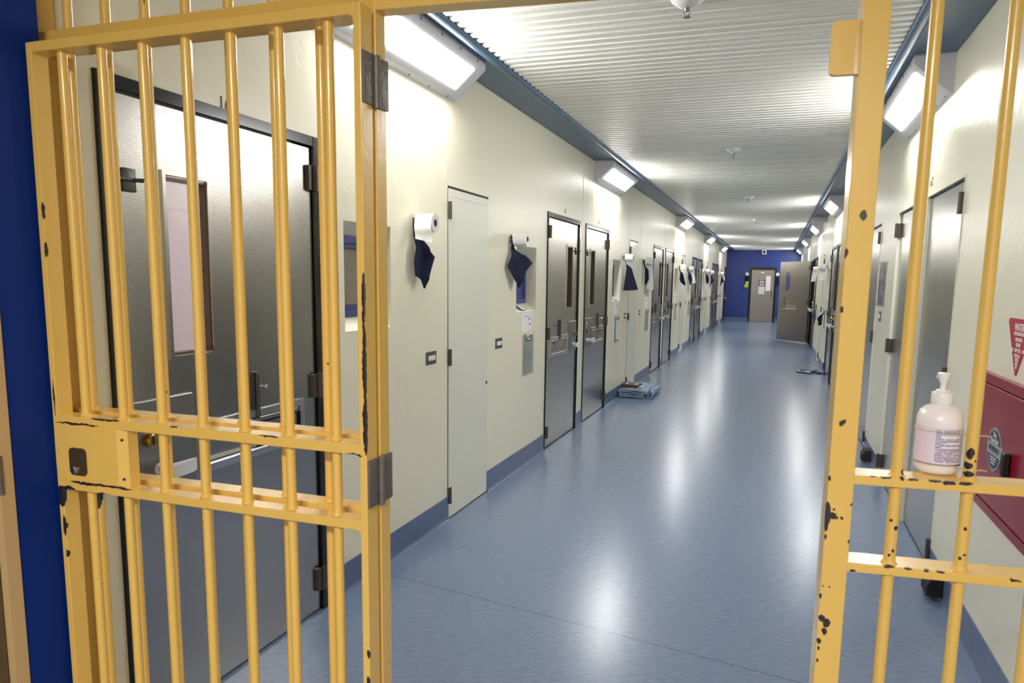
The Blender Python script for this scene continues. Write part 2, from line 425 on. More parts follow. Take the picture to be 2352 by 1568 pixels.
# skirting
def skirt(name, x, s, gaps, y0, y1, lab):
    b = B(); pts = sorted(gaps); segs = []; y = y0
    for a, c in pts:
        if a-y > .01: segs.append((y, a))
        y = max(y, c)
    if y1-y > .01: segs.append((y, y1))
    for a, c in segs:
        b.prism([(x-s*.002, 0), (x+s*.020, 0), (x+s*.0125, .003), (x+s*.007, .012), (x+s*.005, .03), (x+s*.005, .145), (x-s*.002, .147)], 'y', a, c)
    o = b.done(name, 'skirt'); tag(o, lab, 'skirting', kind='structure')
skirt('baseboard_left', 0, 1, [(y, y+DOOR_W) for y, t in left_doors] + [(y, y+CUP_W) for y in cupboards] + [(27.3, 28.2)], -.1, E, 'blue coved vinyl skirting under the cell door wall')
skirt('baseboard_right', W, -1, [(y, y+DOOR_W) for y, t in right_doors] + [OPEN_DOOR] + STORE + [(13.2, 13.9)], -.03, E, 'blue coved vinyl skirting under the hose cabinet wall')
b = B()
for a, c in ((0.02, .885), (1.885, W-.02)): b.box(a, c, E-.006, E+.002, 0, .145)
o = b.done('baseboard_back', 'skirt'); tag(o, 'pale blue vinyl skirting at the foot of the end wall', 'skirting', kind='structure')

# lobby side of the gate
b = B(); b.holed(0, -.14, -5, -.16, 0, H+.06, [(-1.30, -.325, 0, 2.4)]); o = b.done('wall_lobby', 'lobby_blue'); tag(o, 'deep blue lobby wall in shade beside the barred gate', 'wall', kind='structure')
b = B(); b.box(W, W+.14, -5, -.16, 0, H+.06); b.box(-.14, W+.14, -5.1, -5, 0, H+.06)
o = b.done('wall_front', 'lobby_wall'); tag(o, 'pale lobby walls behind the viewer', 'wall', kind='structure')
b = B(); b.box(-.14, W+.14, -5, -.16, H, H+.06); o = b.done('ceiling_lobby', 'lobby_wall'); tag(o, 'plain lobby ceiling in front of the gate', 'ceiling', kind='structure')
r = empty('door_1', (0, 0, 0)); tag(r, 'brown door in a beige frame at the very edge of the lobby', 'door', kind='structure')
b = B(); b.box(-.12, .004, -.362, -.325, 0, 2.4); b.box(-.12, .004, -1.30, -1.263, 0, 2.4); b.box(-.12, .004, -1.263, -.362, 2.363, 2.4); b.done('frame', 'beige', r)
b = B(); b.box(-.06, -.018, -1.258, -.367, .01, 2.36); b.done('leaf', 'brown_door', r)
b = B(); b.tube((.0, -.362, .93), (.0, -.362, 1.03), .011); b.box(-.016, .001, -.40, -.362, .935, 1.025); b.done('hinge', 'hinge_dark', r, 40)

# lit cell behind the open pane of door 16
b = B()
x0, x1, y0, y1 = -2.9, -.145, -.5, 2.2
b.quad((x0, y0, 0), (x0, y1, 0), (x0, y1, 2.6), (x0, y0, 2.6)); b.quad((x0, y0, 0), (x1, y0, 0), (x1, y0, 2.6), (x0, y0, 2.6)); b.quad((x0, y1, 0), (x1, y1, 0), (x1, y1, 2.6), (x0, y1, 2.6))
b.quad((x0, y0, 0), (x1, y0, 0), (x1, y1, 0), (x0, y1, 0)); b.quad((x0, y0, 2.6), (x1, y0, 2.6), (x1, y1, 2.6), (x0, y1, 2.6))
o = b.done('wall_cell', 'cell_paint'); tag(o, 'pinkish cell interior seen through the pane of door 16', 'wall', kind='structure')

# ------------------------------------------------------------------ cell doors
def hardware(b): return b
def cell_door(name, kind, leafmat, fw=.026):
    """doorway 1.09 wide; local x out of the wall, y along it, z up. kind A is hinged at y=0, kind B is its mirror image"""
    f = None if kind == 'A' else (lambda x, y, z: (x, DOOR_W-y, z))
    r = empty(name, (0, 0, 0))
    b = B(f); b.box(-.10, .010, 0, fw, 0, DOOR_H, .003); b.box(-.10, .010, DOOR_W-fw, DOOR_W, 0, DOOR_H, .003); b.box(-.10, .0098, fw, DOOR_W-fw, 2.032, DOOR_H, .003)
    b.done('frame', 'dark_frame', r)
    b = B(f); b.holed(-.048, -.004, fw+.006, DOOR_W-fw-.007, .014, 2.026, [(.66, .842, 1.235, 1.81), (.175, .715, .835, .962)])
    b.done('leaf', leafmat, r)
    b = B(f); b.ring(.646, .856, 1.217, 1.828, .014, -.006, .004)
    vp = b.done('vision_panel_frame', leafmat if leafmat == 'steel' else 'steel', r)
    b = B(f)
    for (a, c, d, e) in ((.658, .665, 1.235, 1.81), (.837, .844, 1.235, 1.81)): b.box(-.052, -.004, a, c, d, e)
    b.box(-.052, -.004, .665, .837, 1.235, 1.242); b.box(-.052, -.004, .665, .837, 1.803, 1.81)
    for z in (1.33, 1.52, 1.71):
        for y in (.666, .835): b.box(-.03, -.024, y-.0015, y+.0015, z-.006, z+.006)
    b.done('reveal', 'bronze', vp)
    b = B(f); b.box(-.040, -.035, .664, .838, 1.24, 1.805); b.done('glass_pane', 'glass', vp)
    # food hatch with its drop flap
    b = B(f); b.ring(.147, .743, .808, .988, .028, -.006, .006); b.box(-.044, -.040, .17, .72, .83, .965)
    ht = b.done('hatch_frame', 'trim_steel', r)
    b = B(f); b.box(-.036, -.024, .178, .712, .838, .93); b.box(-.030, -.002, .178, .712, .938, .955, .002); b.box(-.03, -.004, .19, .40, .838, .93)
    b.done('hatch_flap', 'steel', ht)
    b = B(f); b.tube((.006, .18, .835), (.006, .71, .835), .006); b.done('hatch_hinge', 'trim_steel', ht, 40)
    b = B(f); b.box(-.004, .004, .432, .457, .952, 1.135); b.box(.004, .015, .437, .452, .957, 1.13, .003)
    sb = b.done('slide_bolt', 'slide', r)
    b = B(f); b.tube((.02, .444, 1.08), (.045, .444, 1.08), .005); b.lathe([(.004, .04), (.009, .044), (.01, .05), (.007, .056)], (0, .444, 1.08), 'x', 12); b.done('bolt_knob', 'trim_steel', sb, 40)
    b = B(f); b.box(-.006, .006, .772, 1.03, .80, 1.102, .003); b.done('lock_plate', 'plate', r)
    b = B(f); b.lathe([(.03, .004), (.03, .009), (.018, .010), (.018, .0)], (0, .945, 1.03), 'x', 20); b.box(.008, .011, .942, .948, 1.02, 1.043); b.box(.008, .0115, .93, .96, 1.024, 1.029); b.done('keyhole_cover', 'trim_steel', r, 40)
    b = B(f); b.lathe([(.021, .004), (.021, .022), (.017, .026)], (0, .968, .975), 'x', 20); b.mi = 1; b.box(.0262, .0275, .964, .972, .963, .987); b.done('key_cylinder', ['brass', 'black'], r, 40)
    b = B(f); b.lathe([(.022, .004), (.02, .01), (.0145, .014), (.014, .058)], (0, .93, .872), 'x', 20)
    b.prism([(.052, .93+.022), (.078, .93+.022), (.082, .93), (.076, .93-.07), (.064, .93-.10), (.054, .93-.10), (.05, .93)], 'z', .852, .892)
    b.done('lever_handle', 'handle_white', r, 40)
    b = B(f); b.box(-.004, .004, .957, 1.005, 1.744, 1.814, .003); b.box(.004, .014, .965, .998, 1.773, 1.785, .002); b.tube((.010, .94, 1.779), (.010, 1.025, 1.779), .005); b.tube((.01, .975, 1.779), (.05, .965, 1.779), .0055, .004)
    b.done('top_bolt', 'slide', r, 40)
    for z in (1.905, 1.03, .152):
        b = B(f); b.tube((.016, .046, z-.052), (.016, .046, z+.052), .0125); b.tube((.016, .046, z+.052), (.016, .046, z+.056), .009); b.box(-.004, .012, .048, .085, z-.05, z+.05); b.box(.004, .013, .012, .044, z-.05, z+.05)
        b.tube((.016, .046, z-.019), (.016, .046, z-.0175), .0131); b.done('hinge', 'hinge', r, 40)
    return r
proto = {k: cell_door('door_2', k, 'steel') for k in 'AB'}
used = set(); ndoor = [2]
def place_door(kind, loc, rz, label):
    if kind in used: r = copy_tree(proto[kind])
    else: r = proto[kind]; used.add(kind)
    r.name = 'door_%d' % ndoor[0]; ndoor[0] += 1
    r.location = loc; r.rotation_euler = (0, 0, rz); tag(r, label, 'door', 'stainless cell doors', 'structure'); return r
d16 = cell_door('door_30', 'B', 'steel_dot', .046); d16.location = (0, -.007, 0); tag(d16, 'dimpled stainless cell door 16 in a black frame behind the barred gate', 'door', 'stainless cell doors', 'structure')
dl = ['stainless cell door under the number 15, hinged on its near edge', 'stainless cell door under the number 14, hinged on its far edge',
      'stainless cell door of the second pair, nearer one, just past the folded blanket', 'stainless cell door of the second pair, farther one, past the folded blanket',
      'stainless cell door of the third pair along the numbered wall, nearer one', 'stainless cell door of the third pair along the numbered wall, farther one',
      'stainless cell door of the fourth pair along the numbered wall, nearer one', 'stainless cell door of the fourth pair along the numbered wall, farther one']
for (y, k), lab in zip(left_doors[1:], dl): place_door(k, (0, y, 0), 0, lab)
for (y, k), lab in zip(right_doors, ['stainless cell door on the hose cabinet wall, mostly behind the thick yellow post', 'stainless cell door on the hose cabinet wall beside the navy sandals', 'closed stainless cell door next to the open door leaf']):
    place_door({'A': 'B', 'B': 'A'}[k] if False else k, (W, y+DOOR_W, 0), PI, lab)

# last doorway on the numbered wall, dark frame standing ajar
r = empty('door_20', (0, 27.3, 0)); tag(r, 'last dark framed steel door on the numbered wall by the blue end wall', 'door', kind='structure')
b = B(); b.box(-.1, .012, 0, .05, 0, DOOR_H); b.box(-.1, .012, .85, .9, 0, DOOR_H); b.box(-.1, .012, .05, .85, 2.02, DOOR_H); b.done('frame', 'dark_frame', r)
b = B(); b.box(-.06, -.015, .055, .845, .014, 2.015); b.done('leaf', 'steel_warm', r)
b = B(); b.lathe([(.02, -.016), (.014, 0), (.014, .05), (.03, .06), (.03, .085)], (0, .12, .9), 'x', 16); b.done('lever_handle', 'handle_white', r, 40)
for z in (1.85, 1.04, .16):
    b = B(); b.box(-.02, .06, .0, .05, z-.08, z+.08, .004); b.done('hinge', 'hinge', r)

# open cell door on the right: frame in the wall, leaf swung into the corridor
r = empty('door_21', (W, OPEN_DOOR[1], 0), PI); tag(r, 'brown-grey steel cell door standing wide open into the corridor', 'door', 'stainless cell doors', 'structure')
b = B(); w = OPEN_DOOR[1]-OPEN_DOOR[0]
b.box(-.12, .012, 0, .05, 0, DOOR_H); b.box(-.12, .012, w-.05, w, 0, DOOR_H); b.box(-.12, .012, .05, w-.05, 2.03, DOOR_H); b.done('frame', 'dark_frame', r)
ang = math.atan2(.905, .745)       # leaf direction, measured from the corridor cross axis towards the end wall
ca, sa = math.cos(ang), math.sin(ang)
def fl(x, y, z):                   # x thickness, y along leaf from the hinge edge, z up -> door local (x out, y back towards the viewer)
    px, py = .035, .0
    return (px + y*ca - x*sa, py - y*sa - x*ca, z)
b = B(fl); b.holed(-.022, .022, 0, 1.10, .03, 2.04, [(.72, .86, 1.27, 1.79), (.42, .92, .86, .93)]); lf = b.done('leaf', 'steel_warm', r)
b = B(fl)
for x in (-.026, .020): b.ring(.708, .872, 1.258, 1.802, .013, x, x+.006)
b.done('vision_panel_frame', 'trim_steel', lf)
b = B(fl); b.box(-.003, .003, .72, .86, 1.27, 1.79); b.done('glass_pane', 'glass', lf)
b = B(fl); b.ring(.40, .94, .835, .95, .014, -.028, -.021); b.box(-.018, -.012, .42, .92, .86, .93); b.done('hatch_frame', 'steel', lf)
b = B(fl); b.box(-.034, -.022, .41, .93, .832, .850, .002); b.done('hatch_ledge', 'trim_steel', lf)
b = B(fl); b.box(-.03, -.021, .86, 1.07, .85, 1.13, .003); b.done('lock_plate', 'plate', lf)
for z in (1.88, 1.03, .2):
    b = B(fl); b.tube((0, -.012, z-.07), (0, -.012, z+.07), .014); b.box(-.026, .026, -.02, .06, z-.06, z+.06); b.done('hinge', 'hinge', r, 40)
b = B(); b.lathe([(.02, .0), (.014, .01), (.014, .06), (.03, .07), (.03, .10)], (0, w-.03, .9), 'x', 16); b.done('lever_handle', 'handle_white', r, 40)

# store doors on the right wall
def store_door(n, y0, y1, m, hinge_y, label):
    r = empty('door_%d' % n, (0, 0, 0)); tag(r, label, 'door', kind='structure')
    b = B(); b.ring(y0, y1, -.03, 2.036, .012, W-.004, W+.06); b.done('frame', 'cream_door', r)
    b = B(); b.box(W+.016, W+.05, y0+.014, y1-.014, .012, 2.018); b.done('leaf', m, r)
    b = B(); b.box(W+.004, W+.016, y0+.012, y1-.012, 2.017, 2.024); b.done('shadow_strip', 'black', r)
    s = 1 if hinge_y == y0 else -1
    for z in (1.90, 1.04, .14):
        b = B(); b.tube((W-.012, hinge_y+s*.012, z-.052), (W-.012, hinge_y+s*.012, z+.052), .0135); b.box(W-.006, W+.014, hinge_y+s*.012, hinge_y+s*.03, z-.05, z+.05); b.done('hinge', 'hinge', r, 40)
store_door(22, *STORE[0], 'steel_dot', STORE[0][0], 'dimpled steel store door behind the hand gel bottle')
store_door(23, *STORE[1], 'steel', STORE[1][1], 'plain steel door sharing a joint with the dimpled store door')
store_door(24, *STORE[2], 'steel', STORE[2][0], 'plain steel door just beyond the steel mirror')
b = B(); b.text('e 2', .075, Matrix(((0, 0, -1, W-.001), (-1, 0, 0, 3.37), (0, 1, 0, 2.108), (0, 0, 0, 1))), .75)
o = b.done('door_lettering', 'number'); tag(o, 'black lettering ending in e 2 above the dimpled store door', 'lettering')

# narrow service doors, flush and cream
cl = ['tall narrow cream service door between the first toilet roll and door 15', 'tall narrow cream service door behind the trapezoid navy towel', 'tall narrow cream service door before the third pair of cell doors', 'tall narrow cream service door before the fourth pair of cell doors', 'tall narrow cream service door nearest the blue end wall']
for i, y in enumerate(cupboards):
    r = empty('door_%d' % (25+i if i < 5 else 0), (0, y, 0)); tag(r, cl[i], 'door', 'narrow cream service doors', 'structure')
    b = B(); b.box(-.02, .001, .0, CUP_W, 0, 2.042); b.done('dark_gap', 'black', r)
    b = B(); b.box(-.01, .006, .008, CUP_W-.006, .008, 2.026); b.box(.004, .0075, .05, CUP_W-.03, 1.985, 1.988); b.done('leaf', 'cream_door', r)
    for z in (1.90, 1.02, .15):
        b = B(); b.tube((.012, .012, z-.05), (.012, .012, z+.05), .011); b.box(.0, .012, .012, .04, z-.05, z+.05, .002); b.done('hinge', 'hinge', r, 40)
    b = B(); b.lathe([(.01, .004), (.01, .014), (.004, .016)], (0, CUP_W-.03, .79), 'x', 12); b.done('latch', 'hinge_dark', r, 40)
r = empty('door_19', (W, 13.9, 0), PI); tag(r, 'tall narrow cream service door on the hose cabinet wall behind the hanging towels', 'door', 'narrow cream service doors', 'structure')
b = B(); b.box(-.02, .001, 0, .68, 0, 2.042); b.done('dark_gap', 'black', r)
b = B(); b.box(-.01, .006, .008, .674, .008, 2.026); b.done('leaf', 'cream_door', r)
for z in (1.90, 1.02, .15):
    b = B(); b.tube((.012, .66, z-.05), (.012, .66, z+.05), .011); b.box(0, .012, .63, .66, z-.05, z+.05); b.done('hinge', 'hinge', r, 40)

# cell numbers
for tx, y in (('16', .528), ('15', 4.953), ('14', 6.296)):
    b = B(); b.text(tx, .062 if tx == '16' else .055, face_left_wall(y, 2.092 if tx == '16' else 2.122, .0012))
    o = b.done('cell_number', 'number'); tag(o, 'black number %s on the wall above its cell door' % tx, 'number', 'cell numbers')

# ------------------------------------------------------------------ niche windows
wl = ['niche window half hidden by the gate post beside door 16', 'niche window behind the second navy towel, before door 15', 'niche window just past door 14', 'niche window before the second door pair',
      'niche window after the second door pair', 'niche window before the third door pair', 'niche window after the third door pair', 'niche window before the fourth door pair', 'niche window after the fourth door pair']
def niche(n, y0, y1, x, s, label, pane):
    r = empty('window_%d' % n, (x, y1 if s < 0 else y0, 0), PI if s < 0 else 0); w = y1-y0; tag(r, label, 'window', 'blue framed niche windows', 'structure')
    a, c = WZ0+.058, WZ1-.057
    b = B(); b.ring(0.001, w-.001, a, c, .036, -WD-.02, -WD+.004); b.ring(.036, w-.036, a+.036, c-.036, .022, -WD-.04, -WD-.008)
    b.box(-WD-.04, -WD-.012, w*.5+.06, w-.06, a+.06, c-.06) if pane == 'dark_glass' else None
    b.done('window_frame', 'blue_frame', r)
    b = B(); b.box(-WD-.038, -WD-.032, .05, w-.05, a+.05, c-.05); b.done('window_pane', pane, r)
for i, (a, c) in enumerate(left_windows): niche(i+1, a, c, 0, 1, wl[i], 'blind' if i == 0 else 'dark_glass')
for i, (a, c) in enumerate(right_windows): niche(i+20, a, c, W, -1, ['niche window on the hose cabinet wall past the sandals', 'niche window on the hose cabinet wall before the open door'][i], 'dark_glass')

# ------------------------------------------------------------------ lights
def make_light(Ln):
    r = empty('wall_light', (0, 0, 0)); P = [(0.0, 0.0), (.205, 0.0), (.205, -.046), (.033, -.196), (.0, -.210)]
    b = B(); b.prism([(x, z-.0005) for x, z in P], 'y', 0, Ln)
    hx, hz = P[2]; lx, lz = P[3]; d = Vector((lx-hx, 0, lz-hz)); n = Vector((-d.z, 0, d.x)).normalized()
    if n.z > 0: n = -n
    b.mi = 1
    for k in range(6):
        y = .12+k*(Ln-.24)/5
        b.tube((.2035, y, -.024), (.2075, y, -.024), .007, n=8)
        q = Vector((lx, y, lz)) + (Vector((0, y, -.210))-Vector((lx, y, lz)))*.45
        b.tube(q-n*.002, q+n*.003, .006, n=8)
    b.done('housing', ['housing', 'screw'], r)
    b = B()
    def S(t, y, o): p = Vector((hx, y, hz))+d*t+n*o; return (p.x, p.y, p.z)
    t0, t1, y0, y1 = .15, .78, .11, Ln-.11
    c = [b.v(*S(t, y, o)) for t in (t0, t1) for y in (y0, y1) for o in (-.003, .003)]
    for q in ((0,1,3,2),(4,6,7,5),(0,4,5,1),(2,3,7,6),(0,2,6,4),(1,5,7,3)): b.face([c[i] for i in q])
    b.done('diffuser', 'lamp', r)
    return r
lp = make_light(1.41)
ll = [(1.055, 'sloped wall light over the barred gate, nearest on the numbered wall'), (6.046, 'sloped wall light over the wall past door 14, second on the numbered wall'), (12.77, 'sloped wall light third along the numbered wall'), (18.59, 'sloped wall light fourth along the numbered wall'), (24.19, 'sloped wall light fifth along the numbered wall, by the end wall')]
rl = [(2.975, 'sloped wall light seen between the yellow post and thin bar'), (9.75, 'sloped wall light second along the hose cabinet wall, by the thick post'), (14.75, 'sloped wall light third along the hose cabinet wall'), (20.3, 'sloped wall light fourth along the hose cabinet wall'), (26.2, 'sloped wall light fifth along the hose cabinet wall, above the open door')]
first = True
for y, lab in ll:
    o = lp if first else copy_tree(lp); first = False
    o.location = (0, y, H); tag(o, lab, 'light', 'sloped wall lights')
for y, lab in rl:
    o = copy_tree(lp); o.location = (W, y+1.41, H); o.rotation_euler = (0, 0, PI); tag(o, lab, 'light', 'sloped wall lights')
b = B(); b.box(W-.27, W-.002, 13.36, 13.48, H-.105, H-.001, .004); o = b.done('junction_box', 'housing'); tag(o, 'plain grey box under the soffit between two wall lights', 'box')

# sprinkler heads under the corrugations
def sprinkler():
    r = empty('ceiling_sprinkler', (0, 0, 0))
    b = B(); b.lathe([(.075, .002), (.07, -.006), (.045, -.024), (.028, -.032), (.01, -.034)], n=24); b.done('escutcheon', 'white_plastic', r, 50)
    b = B(); b.lathe([(.012, -.03), (.012, -.042), (.008, -.05)], n=12); b.path([(.009, 0, -.045), (.014, 0, -.058), (.004, 0, -.072)], .003); b.path([(-.009, 0, -.045), (-.014, 0, -.058), (-.004, 0, -.072)], .003); b.lathe([(.004, -.07), (.017, -.073), (.017, -.075), (.003, -.077)], n=14); b.done('sprinkler_head', 'sprinkler', r, 50)
    return r
sp = sprinkler(); names = ['nearest, cut by the top edge', 'second from the gate', 'third from the gate', 'fourth from the gate', 'fifth from the gate', 'sixth, close to the end wall', 'last, above the white camera box']
for i, y in enumerate([1.84, 5.72, 9.78, 13.85, 18.0, 22.2, 26.3]):
    o = sp if i == 0 else copy_tree(sp); o.location = (1.42, y, H+.002); tag(o, 'small ceiling sprinkler, ' + names[i], 'sprinkler', 'ceiling sprinklers')

# ------------------------------------------------------------------ pegs, toilet rolls, towels
def sheet_mesh(b, rows, th):
    """closed thin cloth from rows of points"""
    n, m = len(rows), len(rows[0]); F = [[b.v(*p) for p in r] for r in rows]
    G = []
    for i in range(n):
        g = []
        for j in range(m):
            a = Vector(rows[min(i+1, n-1)][j])-Vector(rows[max(i-1, 0)][j]); c = Vector(rows[i][min(j+1, m-1)])-Vector(rows[i][max(j-1, 0)])
            nn = a.cross(c); nn = nn.normalized() if nn.length > 1e-9 else Vector((1, 0, 0)); q = Vector(rows[i][j])-nn*th; g.append(b.v(*q))
        G.append(g)
    for i in range(n-1):
        for j in range(m-1):
            b.face([F[i][j], F[i][j+1], F[i+1][j+1], F[i+1][j]]); b.face([G[i][j], G[i+1][j], G[i+1][j+1], G[i][j+1]])
    for i in range(n-1):
        b.face([F[i][0], F[i+1][0], G[i+1][0], G[i][0]]); b.face([F[i][-1], G[i][-1], G[i+1][-1], F[i+1][-1]])
    for j in range(m-1):
        b.face([F[0][j], G[0][j], G[0][j+1], F[0][j+1]]); b.face([F[-1][j], F[-1][j+1], G[-1][j+1], G[-1][j]])
PZ = 1.80
def peg(loc, rz, label):
    r = empty('wall_peg', loc, rz); tag(r, label, 'peg', 'wall pegs')
    b = B(); b.box(-.001, .004, -.012, .012, -.04, .02, .002); b.done('base_plate', 'hinge', r)
    b = B(); b.tube((.002, 0, 0), (.118, 0, 0), .009); b.tube((.118, 0, 0), (.121, 0, 0), .011); b.path([(.004, 0, -.022), (.02, 0, -.03), (.03, 0, -.026), (.033, 0, -.012)], .004); b.done('pin', 'hinge', r, 40)
    return r
def roll(loc, rz, label, tail=None, R=.049):
    """roll hanging on its peg; tail = (length, drop angle fan, twist)"""
    r = empty('toilet_roll', loc, rz); tag(r, label, 'toilet roll', 'toilet rolls on wall pegs'); dz = -.0108
    b = B(); b.lathe([(.0205, .03), (R, .03), (R, .130), (.0205, .130), (.0205, .03)], (0, 0, dz), 'x', 32, cap=False); b.done('paper_roll', 'paper', r, 40)
    b = B(); b.lathe([(.0205, .0295), (.0195, .0295), (.0195, .1305), (.0205, .1305), (.0205, .0295)], (0, 0, dz), 'x', 24, cap=False); b.done('card_core', 'card', r, 40)
    if tail:
        Lt, side, flare, lean = tail; rows = []
        for i in range(13):
            t = i/12
            if t < .25:
                a = PI/2 - (t/.25)*(PI/2); y, z = side*R*1.01*math.cos(a), dz+R*1.01*math.sin(a)
            else:
                q = (t-.25)/.75; y = side*(R*1.01 + flare*q + .006*math.sin(q*5)); z = dz - q*Lt
            q = max(0, (t-.25)/.75)
            rows.append([(.031+lean*q+.098*k/4, y+.004*math.sin(k*1.3+q*4)*q, z + (-.02*k/4 if i == 12 else 0)) for k in range(5)])
        b = B(); sheet_mesh(b, rows, .0012); b.done('hanging_sheet', 'paper', r, 60)
def towel(loc, rz, label, out, th, m='navy', folds=2.5, amp=.012, wall_gap=.03, strap=None):
    """cloth hung from a peg; out = outline (u, z) going down one side and up the other, u measured in a plane turned th degrees off the wall"""
    r = empty('hanging_towel', loc, rz); tag(r, label, 'towel', 'navy towels on wall pegs')
    s, c = math.sin(math.radians(th)), math.cos(math.radians(th))
    pts = out; zs = [p[1] for p in pts]; top, bot = max(zs), min(zs)
    def span(z):
        us = []
        for a, d in zip(pts, pts[1:]+pts[:1]):
            if (a[1]-z)*(d[1]-z) <= 0 and a[1] != d[1]: us.append(a[0]+(d[0]-a[0])*(z-a[1])/(d[1]-a[1]))
        return (min(us), max(us)) if us else (pts[0][0], pts[0][0])
    rows = []; NZ, NU = 26, 15; off = abs(min(p[0] for p in pts))*s
    for i in range(NZ+1):
        t = i/NZ; z = top+(bot-top)*(t*.996+.002); a, d = span(z); row = []
        for j in range(NU+1):
            k = j/NU; u = a+(d-a)*k; f = amp*min(1, t*2.2+.15)*math.sin(k*folds*2*PI*.5+1.1*t+.6) * min(1, (d-a)/.08)
            dn = min(1, max(0, (loc[2]-.058-z)/.09)); dn = dn*dn*(3-2*dn)
            row.append((.016+.004*math.sin(k*9)*(1-dn)+dn*(wall_gap-.012+off*.5+u*s+f*c+.012*math.sin(PI*k)), u*c-f*s*dn, z-loc[2]))
        rows.append(row)
    b = B(); sheet_mesh(b, rows, .006); b.done('cloth', m, r, 70)
    if strap:
        b = B(); (u0, z0), (u1, z1) = strap
        b.path([(.019, 0, -.01), (min(wall_gap, .022)+u0*s, u0*c, z0-loc[2]), (wall_gap+u1*s, u1*c, z1-loc[2])], .004); b.done('hanging_loop', 'navy_grey', r, 60)
    return r
PEGS = [1.954, 3.50, 7.74, 9.26, 13.50, 15.02, 19.26, 20.78, 25.02]
where = ['beside the gate post', 'between the service door and door 15', 'past door 14 above the blanket', 'just before the second door pair', 'past the second door pair', 'just before the third door pair', 'past the third door pair', 'just before the fourth door pair', 'past the fourth door pair']
tails = [(.085, -1, .012, .008), None, None, (.40, 1, .02, .02), (.10, -1, .02, .02), (.31, 1, .03, .05), (.50, 1, .0, -.0), None, (.22, 1, .05, .05)]
look = ['with a short torn end hanging', 'tightly wound', 'tilted, tightly wound', 'trailing a long strip', 'with a loose end hanging', 'with a long end hanging', 'with a very long strip hanging', 'tightly wound', 'with a long end hanging']
for y, wh, tl, lk in zip(PEGS, where, tails, look):
    peg((0, y, PZ), 0, 'small metal wall peg on the numbered wall %s' % wh)
    roll((0, y, PZ), 0, 'toilet roll %s, on the peg %s' % (lk, wh), tl)
TW = [([(-.02, 1.785), (-.036, 1.713), (-.065, 1.585), (-.055, 1.505), (-.011, 1.491), (.021, 1.442), (.064, 1.494), (.115, 1.614), (.075, 1.641), (.051, 1.706), (.01, 1.785)], 15, 'bunched'),
      ([(-.008, 1.785), (-.012, 1.768), (-.141, 1.591), (.015, 1.434), (.063, 1.486), (.125, 1.561), (.207, 1.622), (.134, 1.665), (.029, 1.71), (.008, 1.785)], 15, 'diamond shaped'),
      ([(.008, 1.702), (-.054, 1.374), (.254, 1.375), (.075, 1.703)], 30, 'trapezoid shaped, flat'),
      ([(-.028, 1.80), (-.046, 1.626), (-.026, 1.455), (.005, 1.442), (.059, 1.532), (.042, 1.66), (.004, 1.79)], 30, 'narrow'),
      ([(-.02, 1.785), (-.033, 1.724), (-.054, 1.535), (-.012, 1.474), (.101, 1.416), (.124, 1.461), (.042, 1.64), (.005, 1.785)], 40, 'slanting'),
      ([(-.02, 1.785), (-.03, 1.77), (-.06, 1.582), (.021, 1.422), (.085, 1.532), (.032, 1.687), (.005, 1.785)], 40, 'pointed'),
      ([(-.02, 1.79), (-.048, 1.597), (-.014, 1.481), (.078, 1.443), (.097, 1.573), (.045, 1.675), (.0, 1.79)], 40, 'dangling'),
      ([(-.006, 1.785), (-.02, 1.52), (-.04, 1.343), (.02, 1.454), (.131, 1.525), (.067, 1.607), (.012, 1.785)], 40, 'two-pointed'),
      ([(-.006, 1.785), (-.03, 1.52), (-.052, 1.352), (.065, 1.484), (.142, 1.534), (.05, 1.66), (.012, 1.785)], 40, 'lopsided')]
for (out, th, lk), y, wh in zip(TW, PEGS, where):
    towel((0, y, PZ), 0, '%s navy towel hanging from the peg %s' % (lk, wh), out, th, strap=(((.004, 1.738), (.035, 1.70)) if lk.startswith('trap') else None), folds=.8 if lk.startswith('trap') else 2.6, amp=.006 if lk.startswith('trap') else .014)
for y, wh, tl in ((12.3, 'nearer of two on the hose cabinet wall', (.22, -1, .0, .0)), (14.8, 'farther of two on the hose cabinet wall', (.24, -1, .02, .03))):
    peg((W, y, PZ), PI, 'small metal wall peg, ' + wh); roll((W, y, PZ), PI, 'white toilet roll with its end hanging, ' + wh, tl)
# towels hung low on clip pegs on the right wall
for y, out, th, lab, m in ((14.8, [(-.02, 1.05), (-.052, 1.0), (.054, .80), (-.03, .77), (.006, .647), (-.037, .65), (-.087, .782), (-.04, 1.05)], 40, 'greyish blue towel hung low, farther of two on the hose cabinet wall', 'navy_grey'),
                           (12.3, [(.0, 1.06), (.043, 1.0), (.112, .877), (.08, .831), (.078, .764), (-.022, .77), (-.03, .97), (-.01, 1.06)], 40, 'navy towel hung low, nearer of two on the hose cabinet wall', 'navy')):
    r = towel((W, y, 1.06), PI, lab, [(-u if False else u, z) for u, z in out], th, m)
    b = B(); b.path([(0, 0, .0), (.03, 0, -.005), (.04, 0, .012)], .005); b.done('hook', 'hinge', r, 40)

